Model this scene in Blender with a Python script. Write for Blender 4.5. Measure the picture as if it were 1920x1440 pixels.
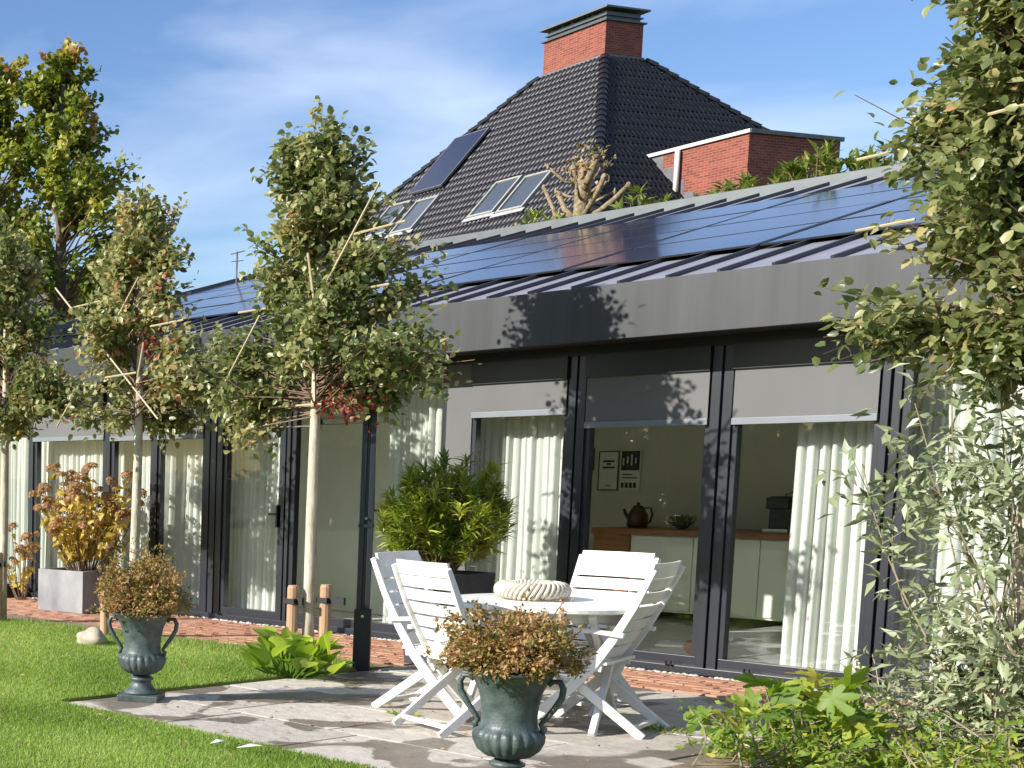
import bpy, bmesh, math, random
import numpy as np
from mathutils import Vector, Matrix

# ------------------------------------------------------------------ clear
for o in list(bpy.data.objects):
    bpy.data.objects.remove(o)
sc = bpy.context.scene
COL = sc.collection
R = math.radians

# ------------------------------------------------------------------ camera (an off-centre crop of a wider photograph: lens shift)
F_PX, CX, CY, YAW, PITCH, CAM_H = 2659.0, -259.0, 1175.0, .5513, .1066, 1.5
cam = bpy.data.cameras.new('camera'); cam_o = bpy.data.objects.new('camera', cam); COL.objects.link(cam_o)
fh = Vector((-math.cos(YAW), math.sin(YAW), 0)); upv = Vector((0, 0, 1))
fw = fh * math.cos(PITCH) - upv * math.sin(PITCH)
rt = Vector((math.sin(YAW), math.cos(YAW), 0)); uu = rt.cross(fw)
M = Matrix((rt, uu, -fw)).transposed().to_4x4(); M.translation = (0, 0, CAM_H)
cam_o.matrix_world = M
cam.sensor_width = 36; cam.lens = F_PX / 1920 * 36
cam.shift_x = (960 - CX) / 1920; cam.shift_y = (CY - 720) / 1920
cam.clip_start = .1; cam.clip_end = 2000
sc.camera = cam_o

# ------------------------------------------------------------------ world, sun, exposure
SUN_DIR = Vector((.38, .925, 0)).normalized()          # horizontal travel of the light
SUN_EL = R(28)
world = bpy.data.worlds.new('World'); sc.world = world; world.use_nodes = True
wn, wl = world.node_tree.nodes, world.node_tree.links
wn.clear()
w_out = wn.new('ShaderNodeOutputWorld'); w_bg = wn.new('ShaderNodeBackground')
sky = wn.new('ShaderNodeTexSky'); sky.sky_type = 'NISHITA'; sky.sun_disc = False
sky.sun_elevation = SUN_EL
sky.sun_rotation = math.atan2(-SUN_DIR.x, -SUN_DIR.y) % (2 * math.pi)
sky.air_density = 1.0; sky.dust_density = .6; sky.ozone_density = 2.0
tc = wn.new('ShaderNodeTexCoord'); mp = wn.new('ShaderNodeMapping')
mp.inputs['Rotation'].default_value = (0, 0, R(35)); mp.inputs['Scale'].default_value = (1.5, 4.2, 9.5)
n1 = wn.new('ShaderNodeTexNoise'); n1.inputs['Scale'].default_value = 1.5; n1.inputs['Detail'].default_value = 6; n1.inputs['Roughness'].default_value = .48
n1.inputs['Distortion'].default_value = .35
cr = wn.new('ShaderNodeValToRGB'); cr.color_ramp.elements[0].position = .39; cr.color_ramp.elements[1].position = .75
cr.color_ramp.elements[0].color = (.04, .04, .04, 1); cr.color_ramp.elements[1].color = (.52, .52, .52, 1)
mixc = wn.new('ShaderNodeMix'); mixc.data_type = 'RGBA'
mixc.inputs['B'].default_value = (8.2, 8.9, 10.2, 1)
wl.new(tc.outputs['Generated'], mp.inputs['Vector']); wl.new(mp.outputs[0], n1.inputs['Vector'])
wl.new(n1.outputs['Fac'], cr.inputs[0]); wl.new(cr.outputs[0], mixc.inputs['Factor'])
hsv = wn.new('ShaderNodeHueSaturation'); hsv.inputs['Saturation'].default_value = 1.26; hsv.inputs['Hue'].default_value = .512; hsv.inputs['Value'].default_value = 1.18; wl.new(sky.outputs[0], hsv.inputs['Color']); wl.new(hsv.outputs[0], mixc.inputs['A']); wl.new(mixc.outputs['Result'], w_bg.inputs['Color'])
w_bg.inputs['Strength'].default_value = .088
wl.new(w_bg.outputs[0], w_out.inputs['Surface'])

sun = bpy.data.lights.new('sun', 'SUN'); sun.energy = 5.0; sun.angle = R(.53); sun.color = (1, .955, .885)
sun_o = bpy.data.objects.new('sun', sun); COL.objects.link(sun_o)
ld = Vector((SUN_DIR.x * math.cos(SUN_EL), SUN_DIR.y * math.cos(SUN_EL), -math.sin(SUN_EL)))
sun_o.rotation_euler = ld.to_track_quat('-Z', 'Y').to_euler(); sun_o.location = (-10, -20, 20)
vs = sc.view_settings; vs.view_transform = 'Standard'; vs.look = 'None'; vs.gamma = 1; vs.use_curve_mapping = False
vs.exposure = .72
try:
    sc.cycles.max_bounces = 8; sc.cycles.transparent_max_bounces = 16; sc.cycles.caustics_reflective = False; sc.cycles.caustics_refractive = False
except Exception:
    pass

# ------------------------------------------------------------------ materials
MATS = {}
def _bs(name):
    m = bpy.data.materials.new(name); m.use_nodes = True
    nt = m.node_tree; b = nt.nodes['Principled BSDF']; MATS[name] = m
    return m, nt, b
def mat(name, col, rough=.6, metal=0., var=.15, scale=6., bump=0., bscale=40., col2=None, coords='Object', stretch=(1, 1, 1), spec=.5, detail=5.):
    m, nt, b = _bs(name); N, L = nt.nodes, nt.links
    t = N.new('ShaderNodeTexCoord'); mpn = N.new('ShaderNodeMapping'); mpn.inputs['Scale'].default_value = stretch
    if coords == 'World':
        g = N.new('ShaderNodeNewGeometry'); L.new(g.outputs['Position'], mpn.inputs['Vector'])
    else:
        L.new(t.outputs[coords], mpn.inputs['Vector'])
    n = N.new('ShaderNodeTexNoise'); n.inputs['Scale'].default_value = scale; n.inputs['Detail'].default_value = detail
    L.new(mpn.outputs[0], n.inputs['Vector'])
    r = N.new('ShaderNodeValToRGB'); r.color_ramp.elements[0].position = .3; r.color_ramp.elements[1].position = .7
    c2 = col2 or tuple(min(1, c * (1 + var)) for c in col)
    c1 = col if col2 else tuple(c * (1 - var) for c in col)
    r.color_ramp.elements[0].color = (*c1, 1); r.color_ramp.elements[1].color = (*c2, 1)
    L.new(n.outputs['Fac'], r.inputs[0]); L.new(r.outputs[0], b.inputs['Base Color'])
    b.inputs['Roughness'].default_value = rough; b.inputs['Metallic'].default_value = metal
    b.inputs['Specular IOR Level'].default_value = spec
    if bump:
        n2 = N.new('ShaderNodeTexNoise'); n2.inputs['Scale'].default_value = bscale; n2.inputs['Detail'].default_value = 4
        L.new(mpn.outputs[0], n2.inputs['Vector'])
        bp = N.new('ShaderNodeBump'); bp.inputs['Strength'].default_value = bump; bp.inputs['Distance'].default_value = .01
        L.new(n2.outputs['Fac'], bp.inputs['Height']); L.new(bp.outputs[0], b.inputs['Normal'])
    return m
def leafmat(name, stops, trans=.35, rough=.45, spec=.4):
    m, nt, b = _bs(name); N, L = nt.nodes, nt.links
    at = N.new('ShaderNodeAttribute'); at.attribute_name = 'tint'
    r = N.new('ShaderNodeValToRGB'); e = r.color_ramp.elements
    while len(e) < len(stops): e.new(.5)
    for i, (p, c) in enumerate(stops): e[i].position = p; e[i].color = (*c, 1)
    L.new(at.outputs['Fac'], r.inputs[0]); L.new(r.outputs[0], b.inputs['Base Color'])
    b.inputs['Roughness'].default_value = rough; b.inputs['Specular IOR Level'].default_value = spec
    tr = N.new('ShaderNodeBsdfTranslucent'); mx = N.new('ShaderNodeMixShader'); mx.inputs[0].default_value = trans
    hs = N.new('ShaderNodeHueSaturation'); hs.inputs['Value'].default_value = 1.5; hs.inputs['Saturation'].default_value = 1.1
    L.new(r.outputs[0], hs.inputs['Color']); L.new(hs.outputs[0], tr.inputs['Color'])
    L.new(b.outputs[0], mx.inputs[1]); L.new(tr.outputs[0], mx.inputs[2])
    L.new(mx.outputs[0], N['Material Output'].inputs['Surface'])
    return m
def glassmat(name, tint, refl=1.0, rough=.0):
    m, nt, b = _bs(name); N, L = nt.nodes, nt.links; N.remove(b)
    tr = N.new('ShaderNodeBsdfTransparent'); tr.inputs[0].default_value = (*tint, 1)
    gl = N.new('ShaderNodeBsdfGlossy'); gl.inputs['Roughness'].default_value = rough
    fr = N.new('ShaderNodeLayerWeight'); fr.inputs['Blend'].default_value = .5
    pw = N.new('ShaderNodeMath'); pw.operation = 'POWER'; pw.inputs[1].default_value = 5      # Schlick: no total reflection from inside the thin pane
    mu = N.new('ShaderNodeMath'); mu.operation = 'MULTIPLY_ADD'; mu.inputs[1].default_value = .96 * refl; mu.inputs[2].default_value = .04 * refl
    mx = N.new('ShaderNodeMixShader')
    L.new(fr.outputs['Facing'], pw.inputs[0]); L.new(pw.outputs[0], mu.inputs[0]); L.new(mu.outputs[0], mx.inputs[0]); L.new(tr.outputs[0], mx.inputs[1]); L.new(gl.outputs[0], mx.inputs[2])
    L.new(mx.outputs[0], N['Material Output'].inputs['Surface'])
    return m
def brickmat(name, c1, c2, mortar, scale, bw=.21, rh=.065, axis='XZ', ms=.012):
    m, nt, b = _bs(name); N, L = nt.nodes, nt.links
    t = N.new('ShaderNodeTexCoord'); s = N.new('ShaderNodeSeparateXYZ'); c = N.new('ShaderNodeCombineXYZ'); ad = N.new('ShaderNodeMath')
    L.new(t.outputs['Object'], s.inputs[0]); L.new(s.outputs['X'], ad.inputs[0]); L.new(s.outputs['Y'], ad.inputs[1])
    L.new(ad.outputs[0], c.inputs['X']); L.new(s.outputs['Z'], c.inputs['Y'])
    br = N.new('ShaderNodeTexBrick'); br.inputs['Scale'].default_value = 1; br.inputs['Brick Width'].default_value = bw; br.inputs['Row Height'].default_value = rh
    br.inputs['Mortar Size'].default_value = ms * .5; br.inputs['Color1'].default_value = (*c1, 1); br.inputs['Color2'].default_value = (*c2, 1); br.inputs['Mortar'].default_value = (*mortar, 1)
    L.new(c.outputs[0], br.inputs['Vector'])
    n = N.new('ShaderNodeTexNoise'); n.inputs['Scale'].default_value = 2.5; n.inputs['Detail'].default_value = 6; L.new(t.outputs['Object'], n.inputs['Vector'])
    mx = N.new('ShaderNodeMix'); mx.data_type = 'RGBA'; mx.blend_type = 'MULTIPLY'; mx.inputs['Factor'].default_value = .5
    rr = N.new('ShaderNodeValToRGB'); rr.color_ramp.elements[0].color = (.5, .5, .5, 1); rr.color_ramp.elements[1].color = (1.3, 1.25, 1.2, 1)
    L.new(n.outputs['Fac'], rr.inputs[0]); L.new(br.outputs['Color'], mx.inputs['A']); L.new(rr.outputs[0], mx.inputs['B'])
    L.new(mx.outputs['Result'], b.inputs['Base Color']); b.inputs['Roughness'].default_value = .85
    bp = N.new('ShaderNodeBump'); bp.inputs['Strength'].default_value = .4; bp.inputs['Distance'].default_value = .01; bp.invert = True
    L.new(br.outputs['Fac'], bp.inputs['Height']); L.new(bp.outputs[0], b.inputs['Normal'])
    return m

mat('white_paint', (.66, .65, .60), .42, col2=(.83, .82, .79), scale=7, bump=.08, bscale=60)
mat('frame_metal', (.018, .021, .028), .32, var=.12, scale=3, spec=.6)
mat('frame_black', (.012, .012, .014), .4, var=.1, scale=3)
mat('fascia_metal', (.034, .037, .039), .5, var=.2, scale=3.2, stretch=(3.5, 1, .18), coords='World', metal=.25, spec=.5)
mat('roof_zinc', (.27, .27, .30), .42, var=.12, scale=3, metal=.15)
mat('seam_metal', (.05, .05, .058), .42, var=.1, scale=4, metal=.3)
mat('blind_cloth', (.118, .118, .118), .8, scale=1.6, col2=(.142, .141, .140), stretch=(1, 1, .4), coords='World', bump=.15, bscale=400)
mat('blind_bar', (.17, .19, .21), .45, var=.05)
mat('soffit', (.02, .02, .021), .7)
mat('inner_wall', (.62, .62, .53), .8, var=.05, scale=2)
mat('inner_white', (.88, .88, .80), .5, var=.03)
mat('inner_floor', (.72, .72, .64), .35, var=.1, scale=3)
mat('wood_top', (.30, .12, .04), .4, var=.3, scale=5, stretch=(1, 8, 8))
mat('black_plastic', (.01, .01, .011), .3)
mat('dark_red_enamel', (.05, .014, .010), .25)
mat('steel', (.5, .5, .5), .2, metal=1., var=.05)
mat('paper', (.72, .72, .66), .7, var=.03)
mat('ink', (.02, .02, .022), .7)
mat('orange', (.6, .22, .04), .6, var=.2)
mat('stone_urn', (.030, .046, .045), .45, scale=16, col2=(.095, .122, .116), bump=.25, bscale=90, spec=.55)
mat('concrete', (.15, .155, .165), .75, scale=4, col2=(.32, .32, .32), bump=.2, bscale=60, stretch=(1, 1, .5))
mat('pot_dark', (.045, .05, .06), .5, var=.2, scale=8)
mat('rock', (.30, .25, .18), .85, scale=9, col2=(.45, .40, .31), bump=.5, bscale=25)
mat('bark_pear', (.36, .30, .22), .85, scale=22, col2=(.62, .54, .42), bump=.6, bscale=40, stretch=(1, 1, .3))
mat('bark_dark', (.10, .08, .06), .9, var=.3, scale=20, bump=.5)
mat('twig', (.16, .10, .06), .8, var=.3, scale=30)
mat('twig_pale', (.24, .20, .13), .8, var=.25, scale=30)
mat('bamboo', (.40, .33, .19), .5, var=.15, scale=8)
mat('stake_wood', (.36, .21, .12), .7, scale=9, col2=(.50, .32, .20), stretch=(1, 1, .15), bump=.3)
mat('strap', (.015, .015, .016), .6)
mat('soil', (.13, .095, .06), .95, scale=9, col2=(.28, .22, .14), bump=.9, bscale=50, coords='World')
mat('ground_far', (.06, .10, .02), .95, var=.35, scale=.6, coords='World')
mat('lawn_base', (.14, .20, .03), .95, scale=2.2, col2=(.24, .30, .065), bump=.8, bscale=160, coords='World', detail=8)
mat('pebble', (.50, .46, .40), .8, var=.3, scale=11, coords='World')
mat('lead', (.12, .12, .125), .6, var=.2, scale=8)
mat('lead_pale', (.33, .34, .34), .6, var=.2, scale=8)
mat('tile_dark', (.013, .013, .016), .42, var=.45, scale=5, spec=.35)
mat('zinc_cap', (.085, .095, .10), .45, var=.15, scale=5, metal=.4)
mat('white_trim', (.55, .53, .49), .5, var=.05)
mat('window_frame_grey', (.30, .295, .27), .5, var=.08)
mat('rope', (.50, .43, .32), .8, scale=60, col2=(.70, .64, .52), bump=.4, bscale=200)
mat('white_petal', (.8, .82, .76), .6)
mat('pollard_bark', (.13, .09, .05), .9, scale=18, col2=(.33, .26, .16), bump=1.0, bscale=30)
mat('brick_paver', (.36, .15, .09), .85, scale=4, col2=(.47, .27, .17), bump=.4, bscale=60, coords='World')
mat('mortar_bed', (.16, .13, .10), .95, var=.2, scale=20, coords='World')
brickmat('house_brick', (.15, .033, .023), (.26, .066, .040), (.29, .15, .105), 1)
glassmat('glass', (.955, .97, .95), .85)
# roof window glass, solar glass
def glossy_dark(name, col, rough, spec=.9):
    m, nt, b = _bs(name); b.inputs['Base Color'].default_value = (*col, 1); b.inputs['Roughness'].default_value = rough
    b.inputs['Specular IOR Level'].default_value = spec; b.inputs['Coat Weight'].default_value = .35; b.inputs['Coat Roughness'].default_value = rough * .6
    return m
glossy_dark('solar_glass', (.010, .013, .035), .13, .45)
glossy_dark('skylight_glass', (.05, .06, .07), .05)
# patio slab: pale grey sandstone with damp patches of their own shape
def slabmat():
    m, nt, b = _bs('slab'); N, L = nt.nodes, nt.links
    g = N.new('ShaderNodeNewGeometry'); mpn = N.new('ShaderNodeMapping'); mpn.inputs['Scale'].default_value = (1, 1, 0)
    L.new(g.outputs['Position'], mpn.inputs[0])
    oi = N.new('ShaderNodeObjectInfo')
    n = N.new('ShaderNodeTexNoise'); n.inputs['Scale'].default_value = 9; n.inputs['Detail'].default_value = 9; n.inputs['Roughness'].default_value = .7
    L.new(mpn.outputs[0], n.inputs['Vector'])
    r = N.new('ShaderNodeValToRGB'); e = r.color_ramp.elements; e[0].position = .25; e[0].color = (.33, .29, .24, 1); e[1].position = .75; e[1].color = (.58, .53, .455, 1)
    L.new(n.outputs['Fac'], r.inputs[0])
    w = N.new('ShaderNodeTexNoise'); w.inputs['Scale'].default_value = 1.75; w.inputs['Detail'].default_value = 4; w.inputs['Roughness'].default_value = .5; w.inputs['Distortion'].default_value = .6
    mp2 = N.new('ShaderNodeMapping'); mp2.inputs['Scale'].default_value = (1, .8, 0); mp2.inputs['Location'].default_value = (3.3, 1.4, 0)
    L.new(g.outputs['Position'], mp2.inputs[0]); L.new(mp2.outputs[0], w.inputs['Vector'])
    rw = N.new('ShaderNodeValToRGB'); e = rw.color_ramp.elements; e[0].position = .535; e[0].color = (0, 0, 0, 1); e[1].position = .562; e[1].color = (1, 1, 1, 1)
    L.new(w.outputs['Fac'], rw.inputs[0])
    mx = N.new('ShaderNodeMix'); mx.data_type = 'RGBA'; mx.blend_type = 'MULTIPLY'; mx.inputs['B'].default_value = (.40, .37, .34, 1)
    L.new(rw.outputs[0], mx.inputs['Factor']); L.new(r.outputs[0], mx.inputs['A'])
    hv = N.new('ShaderNodeHueSaturation'); mr = N.new('ShaderNodeMapRange'); mr.inputs['To Min'].default_value = .86; mr.inputs['To Max'].default_value = 1.1
    L.new(oi.outputs['Random'], mr.inputs[0]); L.new(mr.outputs[0], hv.inputs['Value']); L.new(mx.outputs['Result'], hv.inputs['Color'])
    L.new(hv.outputs[0], b.inputs['Base Color'])
    rg = N.new('ShaderNodeMapRange'); rg.inputs['To Min'].default_value = .85; rg.inputs['To Max'].default_value = .5
    L.new(rw.outputs[0], rg.inputs[0]); L.new(rg.outputs[0], b.inputs['Roughness'])
    n3 = N.new('ShaderNodeTexNoise'); n3.inputs['Scale'].default_value = 28; n3.inputs['Detail'].default_value = 6; L.new(mpn.outputs[0], n3.inputs['Vector'])
    bp = N.new('ShaderNodeBump'); bp.inputs['Strength'].default_value = .5; bp.inputs['Distance'].default_value = .012
    L.new(n3.outputs['Fac'], bp.inputs['Height']); L.new(bp.outputs[0], b.inputs['Normal'])
slabmat()
def curtainmat():
    m, nt, b = _bs('curtain_cloth'); N, L = nt.nodes, nt.links
    b.inputs['Base Color'].default_value = (.87, .88, .85, 1); b.inputs['Roughness'].default_value = .9
    tr = N.new('ShaderNodeBsdfTranslucent'); tr.inputs[0].default_value = (.82, .85, .80, 1)
    mx = N.new('ShaderNodeMixShader'); mx.inputs[0].default_value = .35
    L.new(b.outputs[0], mx.inputs[1]); L.new(tr.outputs[0], mx.inputs[2]); L.new(mx.outputs[0], N['Material Output'].inputs['Surface'])
curtainmat()
leafmat('leaf_pear', [(0, (.055, .082, .022)), (.4, (.16, .19, .060)), (.78, (.38, .38, .17)), (.95, (.45, .33, .14)), (1, (.40, .16, .08))], .38, .36, .5)
leafmat('leaf_red', [(0, (.12, .015, .015)), (1, (.25, .05, .03))], .3)
leafmat('leaf_liquid', [(0, (.07, .11, .016)), (.4, (.19, .23, .035)), (.75, (.35, .36, .06)), (.9, (.46, .38, .09)), (1, (.40, .18, .10))], .35, .45)
leafmat('leaf_oleander', [(0, (.09, .14, .022)), (.5, (.26, .33, .045)), (1, (.54, .57, .11))], .3, .4)
leafmat('leaf_hosta', [(0, (.13, .24, .025)), (1, (.42, .52, .08))], .42, .35)
leafmat('leaf_fig', [(0, (.10, .19, .03)), (.6, (.25, .34, .05)), (1, (.50, .46, .08))], .45, .5)
leafmat('leaf_grey', [(0, (.12, .155, .075)), (.55, (.30, .345, .18)), (1, (.58, .61, .43))], .32, .42)
leafmat('leaf_azalea', [(0, (.12, .13, .03)), (.4, (.29, .22, .065)), (.75, (.44, .25, .11)), (1, (.62, .42, .26))], .3, .5)
leafmat('leaf_hydrangea', [(0, (.26, .22, .05)), (.5, (.56, .41, .09)), (1, (.72, .60, .18))], .4, .5)
leafmat('floret', [(0, (.20, .10, .04)), (.5, (.38, .21, .09)), (1, (.55, .36, .18))], .3, .7)
leafmat('leaf_laurel', [(0, (.07, .12, .018)), (.6, (.20, .25, .045)), (1, (.44, .44, .14))], .25, .3)
leafmat('grass_blade', [(0, (.11, .19, .026)), (.6, (.27, .38, .07)), (1, (.46, .53, .17))], .42, .5)
leafmat('leaf_litter', [(0, (.20, .12, .05)), (1, (.45, .32, .15))], .1, .8)

# ------------------------------------------------------------------ helpers
class MB:
    def __init__(s): s.v = []; s.f = []; s.mi = []
    def _f(s, fs, m=0):
        s.f += fs; s.mi += [m] * len(fs)
    def box(s, x0, x1, y0, y1, z0, z1, m=0):
        n = len(s.v)
        s.v += [(x0, y0, z0), (x1, y0, z0), (x1, y1, z0), (x0, y1, z0), (x0, y0, z1), (x1, y0, z1), (x1, y1, z1), (x0, y1, z1)]
        s._f([(n, n + 3, n + 2, n + 1), (n + 4, n + 5, n + 6, n + 7), (n, n + 1, n + 5, n + 4), (n + 1, n + 2, n + 6, n + 5), (n + 2, n + 3, n + 7, n + 6), (n + 3, n, n + 4, n + 7)], m)
        return s
    def sweep(s, path, w, h, side=(1, 0, 0), m=0):
        """rectangular section swept along a path; w along 'side', h across"""
        n0 = len(s.v); P = [Vector(p) for p in path]; sd = Vector(side).normalized(); k = len(P)
        for i, p in enumerate(P):
            t = (P[min(i + 1, k - 1)] - P[max(i - 1, 0)]).normalized()
            nn = t.cross(sd).normalized()
            ww = w[i] if isinstance(w, (list, tuple)) else w
            hh = h[i] if isinstance(h, (list, tuple)) else h
            for a, b in ((-.5, -.5), (.5, -.5), (.5, .5), (-.5, .5)):
                s.v.append(tuple(p + sd * a * ww + nn * b * hh))
        fs = [(n0, n0 + 1, n0 + 2, n0 + 3), tuple(n0 + 4 * (k - 1) + j for j in (3, 2, 1, 0))]
        for i in range(k - 1):
            for j in range(4):
                a = n0 + 4 * i + j; b = n0 + 4 * i + (j + 1) % 4
                fs.append((a, a + 4, b + 4, b))
        s._f(fs, m); return s
    def tube(s, path, rad, seg=6, m=0, cap=True):
        P = [Vector(p) for p in path]; k = len(P); n0 = len(s.v)
        ref = Vector((.31, .83, .45))
        for i, p in enumerate(P):
            t = (P[min(i + 1, k - 1)] - P[max(i - 1, 0)]).normalized()
            if abs(t.dot(ref)) > .95: ref = Vector((.9, -.1, .3))
            a = t.cross(ref).normalized(); b = t.cross(a)
            r = rad[i] if isinstance(rad, (list, tuple)) else rad
            for j in range(seg):
                th = 2 * math.pi * j / seg
                s.v.append(tuple(p + (a * math.cos(th) + b * math.sin(th)) * r))
        fs = []
        for i in range(k - 1):
            for j in range(seg):
                a = n0 + i * seg + j; b = n0 + i * seg + (j + 1) % seg
                fs.append((a, a + seg, b + seg, b))
        if cap:
            fs.append(tuple(n0 + j for j in range(seg))); fs.append(tuple(n0 + (k - 1) * seg + j for j in reversed(range(seg))))
        s._f(fs, m); return s
    def lathe(s, prof, seg=32, m=0, mod=None, c=(0, 0, 0), cap=True):
        n0 = len(s.v); k = len(prof)
        for i, (r, z) in enumerate(prof):
            for j in range(seg):
                th = 2 * math.pi * j / seg
                rr = r * (mod(th, z) if mod else 1)
                s.v.append((c[0] + rr * math.cos(th), c[1] + rr * math.sin(th), c[2] + z))
        fs = []
        for i in range(k - 1):
            for j in range(seg):
                a = n0 + i * seg + j; b = n0 + i * seg + (j + 1) % seg
                fs.append((a, b, b + seg, a + seg))
        if cap:
            fs.append(tuple(n0 + j for j in reversed(range(seg)))); fs.append(tuple(n0 + (k - 1) * seg + j for j in range(seg)))
        s._f(fs, m); return s
    def poly(s, pts, m=0):
        n = len(s.v); s.v += [tuple(p) for p in pts]; s._f([tuple(range(n, n + len(pts)))], m); return s
    def mesh(s, name, mats, smooth=False):
        me = bpy.data.meshes.new(name); me.from_pydata(s.v, [], s.f)
        for mm in (mats if isinstance(mats, (list, tuple)) else [mats]): me.materials.append(MATS[mm])
        if any(s.mi): me.polygons.foreach_set('material_index', s.mi)
        if smooth: me.polygons.foreach_set('use_smooth', [True] * len(me.polygons))
        me.update(); return me
    def build(s, name, mats, parent=None, smooth=False, bevel=0, loc=None, seg=2):
        o = link(name, s.mesh(name, mats, smooth), parent, loc)
        if bevel:
            b = o.modifiers.new('bevel', 'BEVEL'); b.width = bevel; b.segments = seg; b.limit_method = 'ANGLE'
        return o
def link(name, data, parent=None, loc=None):
    o = bpy.data.objects.new(name, data); COL.objects.link(o)
    if parent is not None: o.parent = parent
    if loc is not None: o.location = loc
    return o
def tag(o, label=None, cat=None, group=None, kind=None):
    if label: o['label'] = label
    if cat: o['category'] = cat
    if group: o['group'] = group
    if kind: o['kind'] = kind
    return o
def thing(name, label, cat, loc=(0, 0, 0), rz=0, group=None):
    o = link(name, None, None, loc); o.rotation_euler = (0, 0, rz); o.empty_display_size = .2
    return tag(o, label, cat, group)
def copy_tree(o, parent=None):
    c = o.copy(); COL.objects.link(c); c.parent = parent
    for ch in list(o.children): copy_tree(ch, c)
    return c
def tri_mesh(name, V, F, matname, tint=None, smooth=False):
    """V (n,3), F (m,3) numpy arrays"""
    me = bpy.data.meshes.new(name); n, m = len(V), len(F)
    me.vertices.add(n); me.vertices.foreach_set('co', np.asarray(V, np.float32).ravel())
    me.loops.add(3 * m); me.loops.foreach_set('vertex_index', np.asarray(F, np.int32).ravel())
    me.polygons.add(m); me.polygons.foreach_set('loop_start', np.arange(0, 3 * m, 3, dtype=np.int32)); me.polygons.foreach_set('loop_total', np.full(m, 3, np.int32))
    if smooth: me.polygons.foreach_set('use_smooth', np.ones(m, bool))
    me.update(calc_edges=True); me.materials.append(MATS[matname])
    if tint is not None:
        at = me.attributes.new('tint', 'FLOAT', 'POINT'); at.data.foreach_set('value', np.asarray(tint, np.float32))
    return me
def unit(a): return a / np.maximum(np.linalg.norm(a, axis=-1, keepdims=True), 1e-9)
def leaf_mesh(name, P, D, Nn, L, W, tint, matname, fold=.25, droop=.15, widest=.45, rounded=False):
    """folded four-triangle leaves"""
    P, D, Nn = np.asarray(P, float), unit(np.asarray(D, float)), np.asarray(Nn, float)
    S = unit(np.cross(D, Nn)); U = unit(np.cross(S, D)); L = np.asarray(L)[:, None]; W = np.asarray(W)[:, None]
    n = len(P)
    if rounded:
        f = lambda t, w, u: P + D * L * t + S * W * w + U * (W * abs(w) * 2 * fold - L * droop * t * t)
        V = np.stack([f(0, 0, 0), f(.34, 0, 0), f(.7, 0, 0), f(1, 0, 0), f(.28, .46, 0), f(.66, .40, 0), f(.28, -.46, 0), f(.66, -.40, 0)], 1).reshape(-1, 3)
        base = np.arange(n)[:, None] * 8
        F = np.concatenate([base + np.array([q]) for q in ([0, 6, 1], [6, 7, 2], [6, 2, 1], [7, 3, 2], [0, 1, 4], [4, 2, 5], [4, 1, 2], [5, 2, 3])])
        return tri_mesh(name, V, F, matname, np.repeat(tint, 8), smooth=True)
    b = P; m_ = P + D * L * widest - U * L * .02; t = P + D * L - U * L * droop
    l = P + D * L * (widest - .03) + S * W * .5 + U * W * fold; r = P + D * L * (widest - .03) - S * W * .5 + U * W * fold
    n = len(P); V = np.stack([b, m_, t, l, r], 1).reshape(-1, 3)
    base = np.arange(n)[:, None] * 5
    F = np.concatenate([base + np.array([[0, 4, 1]]), base + np.array([[4, 2, 1]]), base + np.array([[0, 1, 3]]), base + np.array([[1, 2, 3]])])
    return tri_mesh(name, V, F, matname, np.repeat(tint, 5))

# ================================================================== SETTING
rs = np.random.RandomState(7); random.seed(11)
g = MB(); g.poly([(-700, -300, -.06), (300, -300, -.06), (300, 900, -.06), (-700, 900, -.06)])
tag(g.build('ground', 'ground_far'), 'wide green ground reaching the horizon', None, kind='structure')

PX0, PX1, PY0, PY1 = -7.22, -3.95, 5.93, 9.93        # patio
# lawn: a thick sod with cut edges
lw = MB(); lw.box(-40, PX0 - .02, -25, 8.85, -.05, .018); lw.box(PX0 - .02, 12, -25, PY0 - .02, -.05, .0185)
tag(lw.build('lawn', 'lawn_base'), 'short mown lawn with a cut edge along the patio', None, kind='structure')
so = MB(); so.box(-16, PX0 - .03, 8.85, 9.36, -.05, .004); so.box(PX1 + .02, 6, 5.93, 10.2, -.05, .012)
tag(so.build('flower_bed', 'soil'), 'bare brown soil beds beside the lawn and the patio', None, kind='structure')

# patio of stone slabs
pt = MB(); pt.box(PX0, PX1, PY0, PY1 + .05, -.05, -.012)
patio = tag(pt.build('patio', 'mortar_bed'), 'patio of pale grey stone slabs with damp patches', None, kind='structure')
ys = [PY0 + .02, 6.72, 7.52, 8.32, 9.12, PY1]
for j in range(5):
    x = PX0 + .01 - (.0 if j % 2 == 0 else .35); first = True
    while x < PX1 - .05:
        w = [.82, 1.0, .66, .9, 1.12][random.randrange(5)]
        x0, x1 = max(x, PX0 + .01), min(x + w, PX1)
        x += w
        if x1 - x0 < .12: continue
        mb = MB(); dz = random.uniform(-.003, .003)
        mb.box(x0 + .005, x1 - .005, ys[j] + .005, ys[j + 1] - .005, -.045, dz)
        mb.build('slab', 'slab', patio, bevel=.006)

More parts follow.
